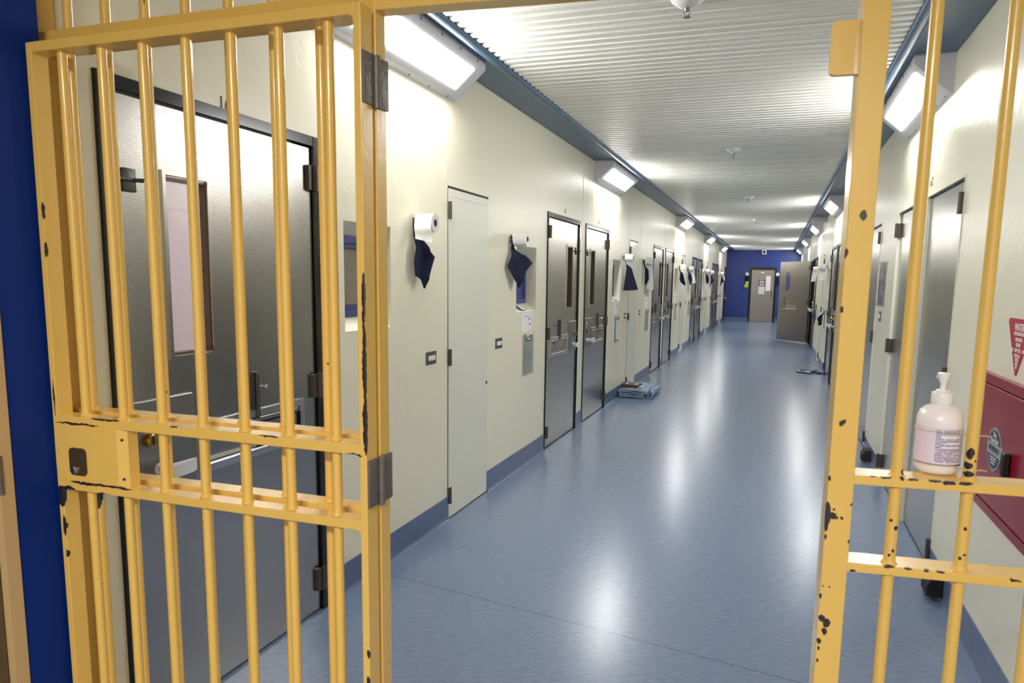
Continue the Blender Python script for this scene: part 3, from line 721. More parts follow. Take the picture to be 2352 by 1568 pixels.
# ------------------------------------------------------------------ wall plates, notices, clipboards
def switch_plate(loc, rz, label, n=3):
    r = empty('switch_plate', loc, rz); tag(r, label, 'switch', 'grey switch plates')
    w, h = (.134, .075) if n == 3 else (.11, .085)
    b = B(); b.box(0, .004, -w/2, w/2, -h/2, h/2, .0015); b.box(.003, .0055, -w/2+.008, -w/2+.012, -.002, .002); b.box(.003, .0055, w/2-.012, w/2-.008, -.002, .002); b.done('plate', 'switch_plate', r)
    for k in range(n):
        y = (k-(n-1)/2)*.03; b = B(); b.box(.003, .012, y-.010, y+.010, -.014, .014, .002); b.done('rocker', 'white_plastic', r)
SWY = [2.16, 3.265, 7.98, 9.07, 13.72, 14.86, 19.45, 20.6]
for y, wh in zip(SWY, ['between the first towel and the service door', 'between the service door and door 15', 'below the trapezoid towel', 'past the second service door', 'below the fifth towel', 'below the sixth towel', 'below the seventh towel', 'below the eighth towel']):
    switch_plate((0, y, 1.04), 0, 'grey plate with white rocker switches %s' % wh)
switch_plate((W, 5.145, 1.235), PI, 'grey plate with pale switches below the steel mirror', 2)
def clipboard(y, s, label, papers):
    r = empty('clipboard', (0, y, .74)); tag(r, label, 'clipboard', 'clipboards under the niche windows')
    b = B(); b.box(.014, .018, -.135, .135, 0, .33); b.done('board', 'acrylic', r)
    b = B(); b.box(-.001, .014, -.132, -.124, 0, .32); b.box(-.001, .013, -.12, .12, .01, .3); b.done('backing', 'backing_grey', r)
    b = B(); b.box(.018, .03, -.055, .055, .27, .33, .003); b.tube((.03, -.05, .325), (.03, .05, .325), .009); b.tube((.028, -.02, .285), (.04, -.02, .285), .012); b.tube((.028, .025, .29), (.04, .025, .29), .012); b.done('clip', 'trim_steel', r, 40)
    if papers: b = B(); b.box(.0185, .024, -.06, .13, .03, .29); b.done('papers', PRINT, r)
PRINT = stripe_mat('faint_print', lin(236, 236, 240), lin(186, 188, 200), 2, .014, .4, 60, .8)
M['print'] = PRINT
cbs = []
for i, c in enumerate(BAYS): cbs += [(c-1.72, 0), (c+1.76, 1)]
for (y, p), wh in zip(cbs, ['before door 15', 'past door 14', 'before the second door pair', 'past the second door pair', 'before the third door pair', 'past the third door pair', 'before the fourth door pair', 'past the fourth door pair']):
    clipboard(y, 1, 'clear clipboard%s under the niche window %s' % (' holding white papers' if p else '', wh), p)
    r = empty('wall_notice', (0, y, 1.09)); tag(r, 'white paper notice above the clipboard %s' % wh, 'notice', 'paper notices')
    b = B(); b.box(-.0005, .0012, -.118, .118, 0, .142); b.done('paper', 'sheet', r)
    b = B()
    for (yy, zz, ww) in ((-.075, .115, .15), (.03, .092, .06), (.055, .05, .035)):
        q = [(.0018, yy+ww*k/14, zz+.007*math.sin(k*2.1+yy*40)) for k in range(15)]; b.path(q, .0011, 4)
    b.done('handwriting', 'pen', r)
    r = empty('paper_holder', (-.035, y-.06 if p == 0 else y+.02, WZ0+.0285), 0); tag(r, 'small framed card lying on the window sill %s' % wh, 'card', 'framed cards on the sills')
    r.rotation_euler = (0, math.radians(33), 0)
    b = B(); b.box(-.035, .035, -.055, .055, 0, .006, .001); b.done('frame', 'plate', r)
    b = B(); b.box(-.029, .029, -.05, .05, .006, .0072); b.done('card', 'pink_sheet' if p else 'sheet', r)
for y, lab in ((12.0, 'clear clipboard behind the nearer low navy towel'), (15.1, 'clear clipboard behind the farther low grey towel')):
    clipboard(y, 1, lab, 0); o = bpy.context.scene.objects[[k for k in bpy.data.objects.keys() if k.startswith('clipboard')][-1]]
    o.location = (W, y, .74); o.rotation_euler = (0, 0, PI)
# steel mirror
r = empty('wall_mirror', (W, 5.17, 1.507), PI); tag(r, 'polished steel mirror on the wall between two plain steel doors', 'mirror')
b = B(); b.ring(-.25, .25, -.187, .187, .012, .0, .008); b.done('frame', 'trim_steel', r)
b = B(); b.box(.0, .004, -.238, .238, -.175, .175); b.done('mirror_plate', 'mirror', r)
# rubber door stops
for y, lab in ((5.02, 'black rubber door stop on the skirting below the steel mirror'), (2.2, 'black rubber door stop on the skirting below the dimpled store door hinge')):
    r = empty('door_stop', (W, y, .025), PI); tag(r, lab, 'door stop', 'rubber door stops')
    b = B(); b.prism([(.0, 0), (.075, .0), (.075, .055), (.05, .095), (.0, .095)], 'y', -.07, .07); b.done('block', 'rubber', r)
    b = B()
    for yy in (-.04, .04): b.tube((.074, yy, .028), (.077, yy, .028), .007, n=10)
    b.done('bolt_head', 'black', r)

# ------------------------------------------------------------------ end wall
r = empty('door_18', (0, E, 0)); tag(r, 'steel door in a thick black frame in the blue end wall', 'door', kind='structure')
b = B(); b.box(.885, .965, -.015, .1, 0, 2.085); b.box(1.805, 1.885, -.015, .1, 0, 2.085); b.box(.965, 1.805, -.015, .1, 1.985, 2.085); b.done('frame', 'dark_frame', r)
b = B(); b.box(.972, 1.798, .01, .05, .01, 1.98); b.done('leaf', 'steel_warm', r)
b = B(); b.box(1.71, 1.74, .0, .01, .93, 1.2, .002); b.tube((1.725, -.03, .96), (1.725, -.03, 1.17), .008); b.tube((1.725, -.03, .97), (1.725, .0, .97), .006); b.tube((1.725, -.03, 1.16), (1.725, .0, 1.16), .006); b.done('pull_handle', 'hinge', r, 40)
b = B(); b.box(1.30, 1.43, .004, .01, 1.865, 1.9); b.done('small_label', 'sheet', r)
def far_sheet(name, x0, x1, z0, z1, m, label, cat):
    b = B(); b.box(x0, x1, E+.006, E+.0095, z0, z1); return b.done(name, m, None), label, cat
r = empty('door_sign', (0, E, 0)); tag(r, 'black sign with white bands above a white sheet on the end door', 'sign')
b = B(); b.box(1.245, 1.47, .005, .0095, 1.355, 1.62); b.done('panel', 'black', r)
b = B()
for z, h, w in ((1.595, .02, .16), (1.53, .045, .19), (1.465, .02, .17), (1.435, .018, .17), (1.395, .028, .18)): b.box(1.357-w/2, 1.357+w/2, .0035, .006, z-h/2, z+h/2)
b.done('white_bands', 'white_ink', r)
b = B(); b.box(1.243, 1.465, .006, .0095, 1.06, 1.352); o = b.done('wall_notice', 'print'); o.location = (0, E, 0); tag(o, 'white printed sheet below the black sign on the end door', 'notice', 'paper notices')
b = B(); b.box(1.50, 1.675, .006, .0095, 1.185, 1.75); o = b.done('wall_notice', 'pink_sheet'); o.location = (0, E, 0); tag(o, 'long pinkish white sheet beside the black sign on the end door', 'notice', 'paper notices')
for x, lab in ((.80, 'toilet roll facing us on the blue wall beside the black frame'), (1.915, 'toilet roll facing us between the end door and the open leaf')):
    peg((x, E, 1.83), -PI/2, 'wall peg on the blue end wall, ' + ('on the lime cloth side' if x < 1 else 'by the open leaf'))
    roll((x, E, 1.83), -PI/2, lab, (.03, 1, .03, .0) if x < 1 else None, .065)
towel((.80, E, 1.83), -PI/2, 'dark navy towel under the roll on the blue end wall', [(-.03, 1.81), (-.08, 1.66), (-.06, 1.555), (.05, 1.55), (.07, 1.65), (.04, 1.81)], 5)
towel((.80, E, 1.83), -PI/2, 'lime green cloth hanging below a toilet roll on the blue end wall', [(-.03, 1.545), (-.05, 1.44), (-.10, 1.34), (.03, 1.29), (.07, 1.34), (.06, 1.45), (.09, 1.540)], 5, 'lime', wall_gap=.085)
towel((1.915, E, 1.83), -PI/2, 'navy towel on the blue wall between the end door and open leaf', [(-.02, 1.8), (-.10, 1.50), (-.04, 1.32), (.07, 1.45), (.05, 1.62), (.015, 1.8)], 5)
r = empty('security_camera', (1.38, E, 2.655)); tag(r, 'white camera box with a dark window at the top of the end wall', 'camera')
b = B(); b.box(-.082, .082, -.14, 0, -.082, .075, .006); b.done('housing', 'cctv', r)
b = B(); b.box(-.042, .042, -.144, -.138, -.05, .045, .003); b.done('lens_window', 'black', r)

# ------------------------------------------------------------------ barred gate
YL0, YL1 = -.209, -.161            # leaf folded back in front of the fixed grille
XS = .9925
# spots in world coordinates
leaf_spots = [(XS-.002, YL0, 1.30, .006, .006, .10), (XS-.002, YL0, 1.16, .007, .007, .07), (XS-.002, YL0, 1.45, .005, .006, .06), (XS-.004, YL0, .455, .007, .008, .035), (XS-.004, YL0, .395, .005, .006, .02), (XS-.004, YL0, .53, .005, .006, .012), (XS-.003, YL0, .60, .004, .005, .012), (XS-.004, YL0, .33, .005, .006, .015),
              (.045, YL0, .903, .035, .012, .014), (.022, YL0, .885, .016, .012, .03), (.13, YL0, .930, .07, .008, .0045), (.23, YL0, .931, .06, .008, .004), (.026, YL0, .80, .005, .01, .03), (.028, YL0, .72, .004, .008, .012), (.175, YL0, .904, .03, .01, .006),
              (.03, YL0, 1.56, .003, .008, .02), (.03, YL0, 1.66, .003, .008, .022), (.035, YL0, 1.72, .003, .008, .008), (.022, YL0, 1.16, .0025, .006, .05), (.2, YL0, 1.113, .05, .006, .0035), (.43, YL0, 1.113, .012, .006, .003), (.72, YL0, 1.114, .03, .006, .003), (.96, YL0, 1.088, .02, .006, .004), (.10, YL0, 1.094, .08, .006, .003)]
gl = empty('gate_leaf', (XS, -.155, 0)); tag(gl, 'yellow barred gate leaf with a lock, folded back flat in front of the grille', 'gate')
OFF = lambda x, y, z: (x-XS, y+.155, z)
M['leaf_paint'] = paint_mat('yellow_leaf_paint', YEL, [(x-XS, y+.155, z, a, c, d) for x, y, z, a, c, d in leaf_spots])
for x0, x1 in ((.012, .030), (.974, XS)):
    b = B(OFF); b.box(x0, x1, YL0, YL1, .03, 2.081, .0015); b.done('stile', 'leaf_paint', gl)
for z0, z1 in ((.03, .054), (.907, .930), (1.0895, 1.1145), (2.057, 2.0815)):
    b = B(OFF); b.box(.029, .975, YL0+.0003, YL1-.0003, z0, z1, .0015)
    for x in (.03, .974):              # weld fillets in the corners
        s = 1 if x < .5 else -1
        b.prism([(x, z0), (x+s*.012, z0), (x+s*.003, z0-.003), (x, z0-.012)], 'y', YL0+.001, YL1-.001)
    b.done('rail', 'leaf_paint', gl)
leaf_bars = [.105+.1318*k for k in range(7)]
YB = YL0+.026
for x in leaf_bars:
    b = B(OFF); b.tube((x, YB, .04), (x, YB, 2.07), .0118, n=20)
    for z in (.054, .930, 1.1145): b.lathe([(.0165, z-.001), (.0145, z+.003), (.0118, z+.007)], (x, YB, 0), 'z', 20, cap=False)
    b.done('bar', 'leaf_paint', gl, 40)
# lock case between the two middle rails
b = B(OFF); b.prism([(.020, YL0-.001), (.236, YL0-.001), (.262, YL0+.012), (.262, YL1-.004), (.020, YL1-.004)], 'z', .9295, 1.0905); b.done('lock_case', 'leaf_paint', gl)
b = B(OFF)
def rrect(cx, cz, w, h, r, n=5):
    P = []
    for sx, sz, a0 in ((1, 1, 0), (-1, 1, 90), (-1, -1, 180), (1, -1, 270)):
        for k in range(n+1):
            a = math.radians(a0+90*k/n); P.append((cx+sx*(w/2-r)+r*math.cos(a), cz+sz*(h/2-r)+r*math.sin(a)))
    return P
b.prism(rrect(.097, .990, .060, .076, .013), 'y', YL0-.005, YL0); b.done('lock_plate', mat('bronze_lock_plate', lin(110, 92, 70), .35, .7), gl)
b = B(OFF); b.lathe([(.012, YL0-.005), (.0115, YL0-.009), (.008, YL0-.011), (.003, YL0-.0112)], (.085, 0, .966), 'y', 20); b.lathe([(.003, YL0-.005), (.003, YL0-.006)], (.11, 0, 1.01), 'y', 10); b.lathe([(.003, YL0-.005), (.003, YL0-.006)], (.11, 0, .998), 'y', 10); b.done('lock_cylinder', 'trim_steel', gl, 40)
b = B(OFF); b.box(.002, .012, YL0+.006, YL1-.006, .965, 1.065, .004); b.done('latch_guard', 'leaf_paint', gl)
b = B(OFF)
for z in (.955, 1.062): b.tube((.2485, YL0+.0045, z), (.251, YL0+.0025, z), .0035, n=10)
b.done('lock_screw', 'black', gl)
for z0, z1 in ((1.877, 1.985), (.962, 1.076)):
    b = B(OFF); b.box(XS, XS+.005, -.206, -.160, z0, z1, .001); b.box(XS+.0008, XS+.0055, -.145, -.098, z0, z1, .001)
    b.tube((XS+.006, -.1525, z0-.004), (XS+.006, -.1525, z1), .0085); b.tube((XS+.006, -.1525, z0+.02), (XS+.006, -.1525, z0+.022), .0092)
    for y in (-.195, -.175, -.11, -.128):
        for z in (z0+.02, z0+.05, z0+.085): b.tube((XS+.004, y, z), (XS+.0058, y, z), .0045, n=8)
    b.done('hinge', 'hinge_dark', gl, 40)

# fixed frame: grille on the left, header, post and right hand panel
gf = empty('barred_screen', (0, 0, 0)); tag(gf, 'chipped yellow gate frame with a thick post, fixed bars and header', 'gate screen')
g = .091; cg, sg = math.cos(g), math.sin(g)
RPf = lambda u, o, z: (1.991+u*cg-o*sg, -.056+u*sg+o*cg, z)      # right hand panel: u along it, o behind its face
def rs(u, o, z, ru, ro, rz): x, y, zz = RPf(u, o, z); return (x, y, zz, ru, max(ro, .01), rz)
fr_spots = [rs(.002, .0, 1.02, .007, .012, .032), rs(.012, 0, 1.022, .009, .01, .008), rs(.032, 0, 1.018, .003, .01, .004), rs(.022, 0, 1.019, .003, .01, .004), rs(.003, 0, .975, .003, .01, .006),
            rs(.008, 0, .795, .006, .01, .008), rs(.018, 0, .787, .008, .01, .010), rs(.014, 0, .768, .006, .01, .008), rs(.006, 0, .745, .004, .01, .007), rs(.005, 0, .728, .003, .01, .005), rs(.004, 0, .70, .003, .01, .004), rs(.002, 0, .845, .003, .01, .006),
            rs(.028, 0, 1.633, .0055, .01, .010), rs(.05, .0, 1.05, .003, .01, .004), rs(.049, 0, .97, .003, .01, .004), rs(.003, 0, 1.10, .003, .01, .006), rs(.002, 0, 1.45, .003, .01, .006), rs(.002, 0, 1.56, .003, .01, .01),
            rs(.262, .012, 1.17, .006, .012, .012), rs(.258, .012, 1.145, .008, .012, .008), rs(.262, .012, 1.128, .010, .012, .007), rs(.272, .012, 1.155, .003, .012, .003),
            rs(.20, 0, 1.111, .012, .006, .004), rs(.225, 0, 1.110, .012, .006, .005), rs(.16, 0, 1.111, .010, .006, .003), rs(.11, 0, 1.112, .012, .006, .003), rs(.255, 0, 1.110, .014, .006, .003), rs(.085, 0, 1.112, .006, .006, .003), rs(.14, 0, 1.111, .005, .005, .004),
            rs(.142, .012, 1.122, .004, .01, .006), rs(.138, .012, 1.005, .004, .01, .005), rs(.128, .012, 1.02, .003, .01, .004), rs(.135, .012, .955, .003, .01, .004), rs(.13, .012, .945, .003, .01, .003), rs(.265, .012, 1.015, .003, .01, .004), rs(.262, .012, .952, .004, .01, .004), rs(.248, .012, .945, .003, .01, .007), rs(.27, .012, .96, .003, .01, .003),
            rs(.13, 0, .924, .01, .006, .003), rs(.165, 0, .924, .008, .006, .003), rs(.20, 0, .923, .006, .006, .004), rs(.225, 0, .923, .008, .006, .002), rs(.06, 0, .906, .006, .006, .003), rs(.36, 0, .921, .012, .006, .003),
            (.031+.002, -.106, .868, .013, .02, .05)]
M['frame_paint'] = paint_mat('yellow_frame_paint', YEL, fr_spots, speck=.80)
FY0, FY1 = -.124, -.068       # grille plane, just behind the folded leaf
PY0, PY1 = -.146, -.101       # post that carries the hinges
b = B(); b.box(-.080, -.050, FY0-.02, FY1, 0, H-.001, .0015); b.done('wall_stile', 'frame_paint', gf)
b = B(); b.box(.944, XS, PY0, PY1, 0, H-.001, .002); b.done('hinge_post', 'frame_paint', gf)
b = B(); b.box(.940, .958, -.1015, FY1, 0, H-.001, .0015); b.done('inner_stile', 'frame_paint', gf)
b = B(); b.box(-.051, .945, FY0, FY1, 2.085, 2.138, .0015); b.done('transom', 'frame_paint', gf)
b = B(); b.box(-.051, .945, FY0, FY1, 2.70, H-.001, .0015); b.done('top_rail', 'frame_paint', gf)
for z0, z1 in ((.03, .054), (.907, .930), (1.0895, 1.1145)):
    b = B(); b.box(-.051, .945, FY0+.0003, FY1-.0003, z0, z1, .0015); b.done('rail', 'frame_paint', gf)
yb = (FY0+FY1)/2
for k in range(7):
    x = .031+.131*k
    b = B(); b.tube((x, yb, .04), (x, yb, 2.72), .0122, n=20)
    for z in (.930, 1.1145, 2.138): b.lathe([(.0165, z-.001), (.0145, z+.003), (.0122, z+.007)], (x, yb, 0), 'z', 20, cap=False)
    b.done('bar', 'frame_paint', gf, 40)
b = B()
hd = Vector((1.991, -.056, 0))-Vector((XS, PY0+.002, 0)); L0 = hd.length; hx = hd.normalized(); hn = Vector((-hx.y, hx.x, 0))
b.f = lambda u, o, z: (XS+hx.x*u+hn.x*o, PY0+.002+hx.y*u+hn.y*o, z)
b.box(-.002, L0+.02, 0, .047, 2.085, 2.138, .0015); b.done('header', 'frame_paint', gf)
b = B(b.f)
b.box(-.002, L0+.02, 0, .047, 2.70, H-.001, .0015); b.done('top_rail', 'frame_paint', gf)
for k in range(7):
    u = .10+.132*k; b = B(lambda u, o, z: (XS+hx.x*u+hn.x*o, PY0+.002+hx.y*u+hn.y*o, z)); b.tube((u, .024, 2.12), (u, .024, 2.72), .0118, n=16); b.done('bar', 'frame_paint', gf, 40)
b = B(RPf); b.box(0, .050, 0, .055, 0, H-.001, .002); b.done('latch_post', 'frame_paint', gf)
b = B(RPf); PU = .717/cg
for z0, z1, nm in ((.03, .054, 'rail'), (.9045, .9245, 'rail'), (1.092, 1.112, 'rail'), (2.70, H-.001, 'top_rail')):
    b = B(RPf); b.box(.049, PU-.004, 0, .068, z0, z1, .0015)
    if z1 < 2: b.prism([(.05, z0), (.062, z0), (.053, z0-.003), (.05, z0-.012)], 'y', .001, .06) if False else None
    b.done(nm, 'frame_paint', gf)
for k in range(5):
    u = .133+.1325*k
    b = B(RPf); b.tube((u, .020, .04), (u, .020, 2.72), .0118, n=20)
    for z in (.9245, 1.112): b.lathe([(.0175, z-.001), (.0145, z+.003), (.0118, z+.008)], (u, .020, 0), 'z', 20, cap=False)
    b.done('bar', 'frame_paint', gf, 40)
b = B(RPf); b.prism([(u, z) for u, z in rrect(-.018, 1.957, .062, .101, .010)], 'y', .028, .042); b.done('strike_lug', 'frame_paint', gf)

# ------------------------------------------------------------------ hand gel bottle tied behind the rail
bc = RPf(.222, .082, 1.1123)
r = empty('hand_gel_bottle', bc, g); tag(r, 'white pump bottle of hand gel wired to the yellow bars', 'bottle')
b = B(); b.lathe([(.030, .0), (.038, .002), (.0425, .010), (.0435, .02), (.0435, .110), (.0425, .118), (.038, .130), (.028, .139), (.0185, .143), (.017, .148)], n=40); b.done('body', 'bottle', r, 60)
b = B()
rings = []
for z in (.024, .100):
    rings.append([b.v(.04385*math.cos(a), .04385*math.sin(a), z) for a in [math.radians(-225+k*8) for k in range(30)]])
for k in range(29): b.face([rings[0][k], rings[0][k+1], rings[1][k+1], rings[1][k]])
b.done('label', 'label_plain', r, 60)
b = B(); rings = []
for z in (.028, .097): rings.append([b.v(.0440*math.cos(a), .0440*math.sin(a), z) for a in [math.radians(-112+k*5) for k in range(20)]])
for k in range(19): b.face([rings[0][k], rings[0][k+1], rings[1][k+1], rings[1][k]])
b.done('label_print', 'bottle_label', r, 60)
b = B()
rings = []
for z in (.021, .0245):
    rings.append([b.v(.0441*math.cos(a), .0441*math.sin(a), z) for a in [math.radians(-210+k*8) for k in range(30)]])
for k in range(29): b.face([rings[0][k], rings[0][k+1], rings[1][k+1], rings[1][k]])
b.mi = 1
for (z0, z1, a0, a1) in ((.078, .085, -100, -45), (.066, .071, -85, -45), (.058, .062, -95, -50), (.048, .0505, -70, -45), (.040, .0425, -75, -48)):
    n = 10; A = [b.v(.0442*math.cos(math.radians(a0+(a1-a0)*k/n)), .0442*math.sin(math.radians(a0+(a1-a0)*k/n)), z0) for k in range(n+1)]; C2 = [b.v(.0442*math.cos(math.radians(a0+(a1-a0)*k/n)), .0442*math.sin(math.radians(a0+(a1-a0)*k/n)), z1) for k in range(n+1)]
    for k in range(n): b.face([A[k], A[k+1], C2[k+1], C2[k]])
b.done('label_bands', ['purple', 'bottle'], r, 60)
b = B(); b.lathe([(.019, .143), (.0205, .145), (.0205, .164), (.0195, .168), (.0125, .170), (.0125, .173), (.006, .174), (.0055, .185), (.0075, .190), (.0095, .196), (.0125, .2045), (.0122, .208), (.004, .2095)], n=32); b.tube((.004, .0, .199), (-.004, .026, .1965), .0055, .0035, 12); b.done('pump', 'white_plastic', r, 50)
for z in (.092, .022):
    b = B(); b.path([(.0447*math.cos(a), .0447*math.sin(a), z) for a in [math.radians(-60-k*15) for k in range(20)]] , .0012, 6)
    b.done('tie_wire', 'wire', r, 60)
    b = B(); b.path([(.022, -.0385, z), (.03, -.056, z+.001), (.046, -.076, z+.002), (.060, -.073, z+.003), (.072, -.07, z+.001)], .0012, 6); b.done('wire_tail', 'wire', r, 60)

# ------------------------------------------------------------------ fire hose cabinet and sign
r = empty('fire_hose_cabinet', (W, 1.82, .63), PI); tag(r, 'red fire hose reel cabinet on the cream wall behind the yellow bars', 'cabinet')
b = B(); b.ring(0, 1.02, 0, .528, .035, .0, .028); b.done('frame', 'red', r)
b = B(); b.box(.0005, .012, .034, .986, .034, .494); b.done('body', 'red', r)
b = B(); b.box(.012, .03, .04, .98, .042, .488, .003); dr = b.done('door', 'red', r)
b = B(); b.box(.03, .055, .525, .56, .205, .288, .006); b.done('door_latch', 'black', dr)
b = B(); n = 40; b.prism([(.355+.092*math.cos(2*PI*k/n), .262+.082*math.sin(2*PI*k/n)) for k in range(n)], 'x', .03, .0325); bd = b.done('badge', 'badge_grey', dr)
b = B()
def seg(lo, hi):
    P = [(.355+.083*math.cos(a), .262+.073*math.sin(a)) for a in [math.radians(lo+(hi-lo)*k/18) for k in range(19)]]; b.prism(P, 'x', .0325, .0332)
seg(18, 162); seg(198, 342); b.done('dark_fields', 'badge_dark', bd)
TF = lambda y, z, x: Matrix(((0, 0, 1, x), (1, 0, 0, y), (0, 1, 0, z), (0, 0, 0, 1)))
b = B(); b.text('Fire', .028, TF(.355, .317, .0334), .9); b.text('Hose Reel', .028, TF(.355, .295, .0334), .85); 
for k, z in enumerate((.228, .217, .207)): b.box(.0332, .0336, .355-.04+.008*k, .355+.04-.008*k, z, z+.004)
b.mi = 1; b.text('WORMALD', .029, TF(.355, .262, .0328), .88); b.done('badge_lettering', ['white_ink', 'badge_dark'], bd)
r = empty('water_sign', (W, 1.56, 1.18), PI); tag(r, 'red triangular water sign pointing down at the hose cabinet', 'sign')
tri = []
for cx, cz, a0, a1 in ((.0+.014, .19, 90, 190), (.140, .012, 190, 350), (.28-.014, .19, -10, 90)):
    for k in range(7):
        a = math.radians(a0+(a1-a0)*k/6); tri.append((cx+.0135*math.cos(a), cz+.0135*math.sin(a)))
b = B(); b.prism(tri, 'x', .0002, .0028); b.done('panel', 'sign_red', r)
b = B()
for tx, sz, z, nw in (('WATER', .036, .172, .95), ('FIRE USE ONLY FOR', .0175, .149, .75), ('TIMBER PAPER', .018, .128, .7), ('TEXTILES', .018, .109, .7), ('NOT FOR', .0195, .089, .85), ('ELECTRICAL', .017, .070, .7), ('SPIRITS', .017, .055, .68), ('OR OIL', .016, .041, .62), ('FIRES', .014, .028, .6)):
    b.text(tx, sz, TF(.14, z, .003), nw, bold=.022)
for s in (-1, 1): b.lathe([(.008, .0028), (.008, .0032)], (0, .14+s*.062, .089), 'x', 16)
b.done('lettering', 'white_ink', r)

# ------------------------------------------------------------------ things on the floor
def ribbon(b, line, th, y0, y1, ny, wob):
    """cross-section polyline (x,z) thickened and swept along y with slight waver"""
    P = [Vector((p[0], 0, p[1])) for p in line]; n = len(P); A, Bk = [], []
    for i in range(n):
        d = (P[min(i+1, n-1)]-P[max(i-1, 0)]).normalized(); nn = Vector((-d.z, 0, d.x)); A.append(P[i]+nn*th/2); Bk.append(P[i]-nn*th/2)
    loop = A+Bk[::-1]; rings = []
    for k in range(ny+1):
        t = k/ny; y = y0+(y1-y0)*t; ring = []
        for j, q in enumerate(loop):
            w = wob*math.sin(t*6+j*.35)*.5
            ring.append(b.v(q.x+w+.01*math.sin(t*9), y+.006*math.sin(j*.8), max(.0015, q.z+w*.25*min(1, q.z/.03))))
        rings.append(ring)
    m = len(loop)
    for a, c in zip(rings, rings[1:]):
        for j in range(m): b.face([a[j], a[(j+1) % m], c[(j+1) % m], c[j]])
    b.face(rings[0][::-1]); b.face(rings[-1])
def serp(x0, x1, zs, r=.012, n=7):
    """back-and-forth folded profile through heights zs"""
    L = []; 
    for i, z in enumerate(zs):
        a, c = (x0, x1) if i % 2 == 0 else (x1, x0)
        for k in range(7): q = k/6; L.append((a+(c-a)*q, z+.004*math.sin(q*7+i)))
        if i+1 < len(zs):
            z2 = zs[i+1]; s = 1 if c > a else -1
            for k in range(1, n): t = PI*k/n; L.append((c+s*math.sin(t)*(z2-z)*.6, z+(z2-z)*(1-math.cos(t))/2))
    return L
r = empty('folded_blanket', (.035, 7.60, 0)); tag(r, 'pale blue blanket folded in layers on the floor past door 14', 'blanket')
b = B(); ribbon(b, serp(.0, .30, [.022, .040, .060, .080, .101], .01), .013, 0, .64, 14, .012); b.done('folded_layers', 'blanket', r, 60)
sp_ = [(.385+(.010+.030*t)*math.cos(-PI*.5-t*3.3*PI), .050+(.010+.030*t)*math.sin(-PI*.5-t*3.3*PI)) for t in [k/44 for k in range(45)]]
b = B(); ribbon(b, sp_+[(.40, .0095), (.34, .0085), (.24, .0085), (.10, .0095), (-.005, .0085)], .010, .03, .70, 14, .010); b.done('outer_roll', 'blanket', r, 60)
b = B(); ribbon(b, [(-.012, .075), (-.012, .10), (.0, .114), (.06, .118), (.15, .120), (.22, .118), (.28, .110), (.325, .094), (.340, .072), (.336, .052)], .012, .015, .66, 14, .016); b.done('top_layer', 'blanket', r, 60)
r = empty('leather_pouch', (.05, 7.66, .129), -.05); tag(r, 'dark brown leather pouch lying on the folded blanket', 'pouch')
b = B(); b.box(.0, .20, 0, .30, 0, .020, .008); b.box(.004, .195, .004, .29, .020, .034, .006); b.done('pouch_body', 'bag', r, 40)
b = B(); b.box(-.004, .03, -.004, .302, .0, .044, .008); b.done('flap', 'bag', r, 40)
for k, (x, y, m, z, lab) in enumerate(((.12, 7.77, 'sheet', .164, 'white paper scrap on the middle of the brown pouch'), (.235, 7.73, 'wrapper', .164, 'crumpled yellow wrapper on the pouch edge'), (.285, 7.78, 'sheet', .128, 'crumpled white tissue beside the pouch on the blanket'))):
    b = B(); rows = [[(x+.014*i-.03+.004*math.sin(j*2.3+i), y+.022*j-.05, z+.004+.006*abs(math.sin(i*1.9+j*1.3+k))) for j in range(5)] for i in range(5 if k else 3)]
    sheet_mesh(b, rows, .0015); o = b.done(['paper_scrap', 'sweet_wrapper', 'paper_tissue'][k], m, None, 60); tag(o, lab, ['scrap', 'wrapper', 'tissue'][k])
def sandal(loc, rz, label, flip):
    r = empty('sandal', loc, rz); tag(r, label, 'sandal', 'navy rubber sandals'); s = -1 if flip else 1
    P = [(0, -.135), (.03, -.13), (.042, -.1), (.036, -.03), (.044, .05), (.05, .1), (.03, .138), (0, .145), (-.03, .135), (-.045, .09), (-.042, .03), (-.036, -.04), (-.04, -.1), (-.028, -.13)]
    P = [(s*x, y) for x, y in P]
    b = B(); b.prism(P, 'z', .0, .022); b.done('sole', 'sandal', r)
    b = B(); b.prism([(x*.9, y*.94) for x, y in P], 'z', .022, .026); b.done('footbed', 'sandal_pad' if not flip else 'sandal', r)
    b = B(); b.path([(0, .085, .02), (-.012, .06, .05), (-.03, .02, .05), (-.042, -.02, .02)], .006); b.path([(0, .085, .02), (.012, .06, .05), (.03, .02, .05), (.042, -.02, .02)], .006); b.done('strap', 'sandal', r, 50)
sandal((2.405, 11.47, 0), math.radians(52), 'navy sandal with a pale footbed standing out on the blue floor', False)
sandal((2.60, 11.53, 0), math.radians(32), 'navy sandal lying against the skirting, close to the wall', True)

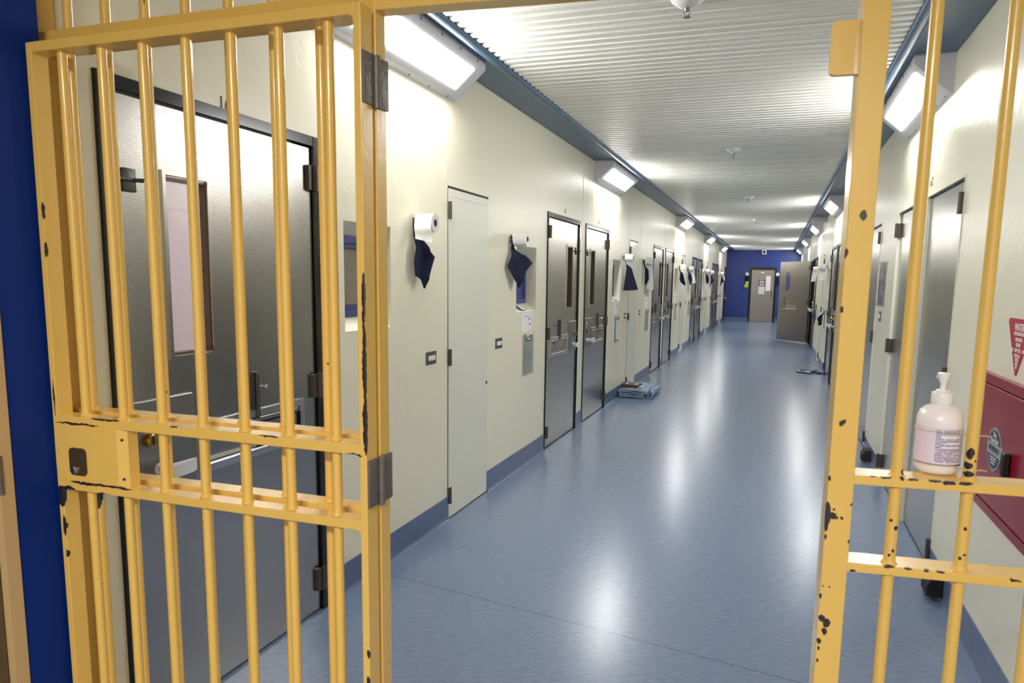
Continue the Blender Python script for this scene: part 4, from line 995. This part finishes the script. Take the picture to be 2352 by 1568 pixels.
# ------------------------------------------------------------------ lights that are lamps
def area(name, loc, rot, sx, sy, power, col=(1, 1, 1)):
    l = bpy.data.lights.new(name, 'AREA'); l.shape = 'RECTANGLE'; l.size = sx; l.size_y = sy; l.energy = power; l.color = col
    o = bpy.data.objects.new(name, l); COL.objects.link(o); o.location = loc; o.rotation_euler = rot; return o
area('lobby_lamp', (1.7, -3.3, H-.03), (0, 0, 0), 1.2, .3, 50, (1, .93, .82))
area('cell_lamp', (-1.5, .9, 2.55), (0, 0, 0), .6, .3, 9, (1, .97, .97))
w = bpy.data.worlds.new('world'); w.use_nodes = True; w.node_tree.nodes['Background'].inputs[0].default_value = (.02, .02, .022, 1); SC.world = w

# ------------------------------------------------------------------ camera
f, yaw, pitch, roll_ = 1680.0, .330139, -.138064, .0146711
fw = Vector((-math.sin(yaw)*math.cos(pitch), math.cos(yaw)*math.cos(pitch), math.sin(pitch)))
rt = Vector((math.cos(yaw), math.sin(yaw), 0)); up = rt.cross(fw)
r2 = rt*math.cos(roll_)+up*math.sin(roll_); u2 = -rt*math.sin(roll_)+up*math.cos(roll_)
cam = bpy.data.cameras.new('camera'); co = bpy.data.objects.new('camera', cam); COL.objects.link(co)
co.matrix_world = Matrix(((r2.x, u2.x, -fw.x, 1.8645), (r2.y, u2.y, -fw.y, -1.65715), (r2.z, u2.z, -fw.z, 1.5), (0, 0, 0, 1)))
cam.sensor_width = 36; cam.sensor_fit = 'HORIZONTAL'; cam.lens = f*36/2352
cam.shift_x = -21.39/2352; cam.shift_y = 90.24/2352; cam.clip_start = .02; cam.clip_end = 100
cam.dof.use_dof = True; cam.dof.focus_distance = 5.5; cam.dof.aperture_fstop = 7.0
SC.camera = co
SC.cycles.diffuse_bounces = 8; SC.cycles.max_bounces = 14; SC.cycles.transparent_max_bounces = 12
SC.view_settings.view_transform = 'Standard'; SC.view_settings.look = 'None'; SC.view_settings.exposure = 1.78; SC.view_settings.gamma = 1; SC.view_settings.use_curve_mapping = False
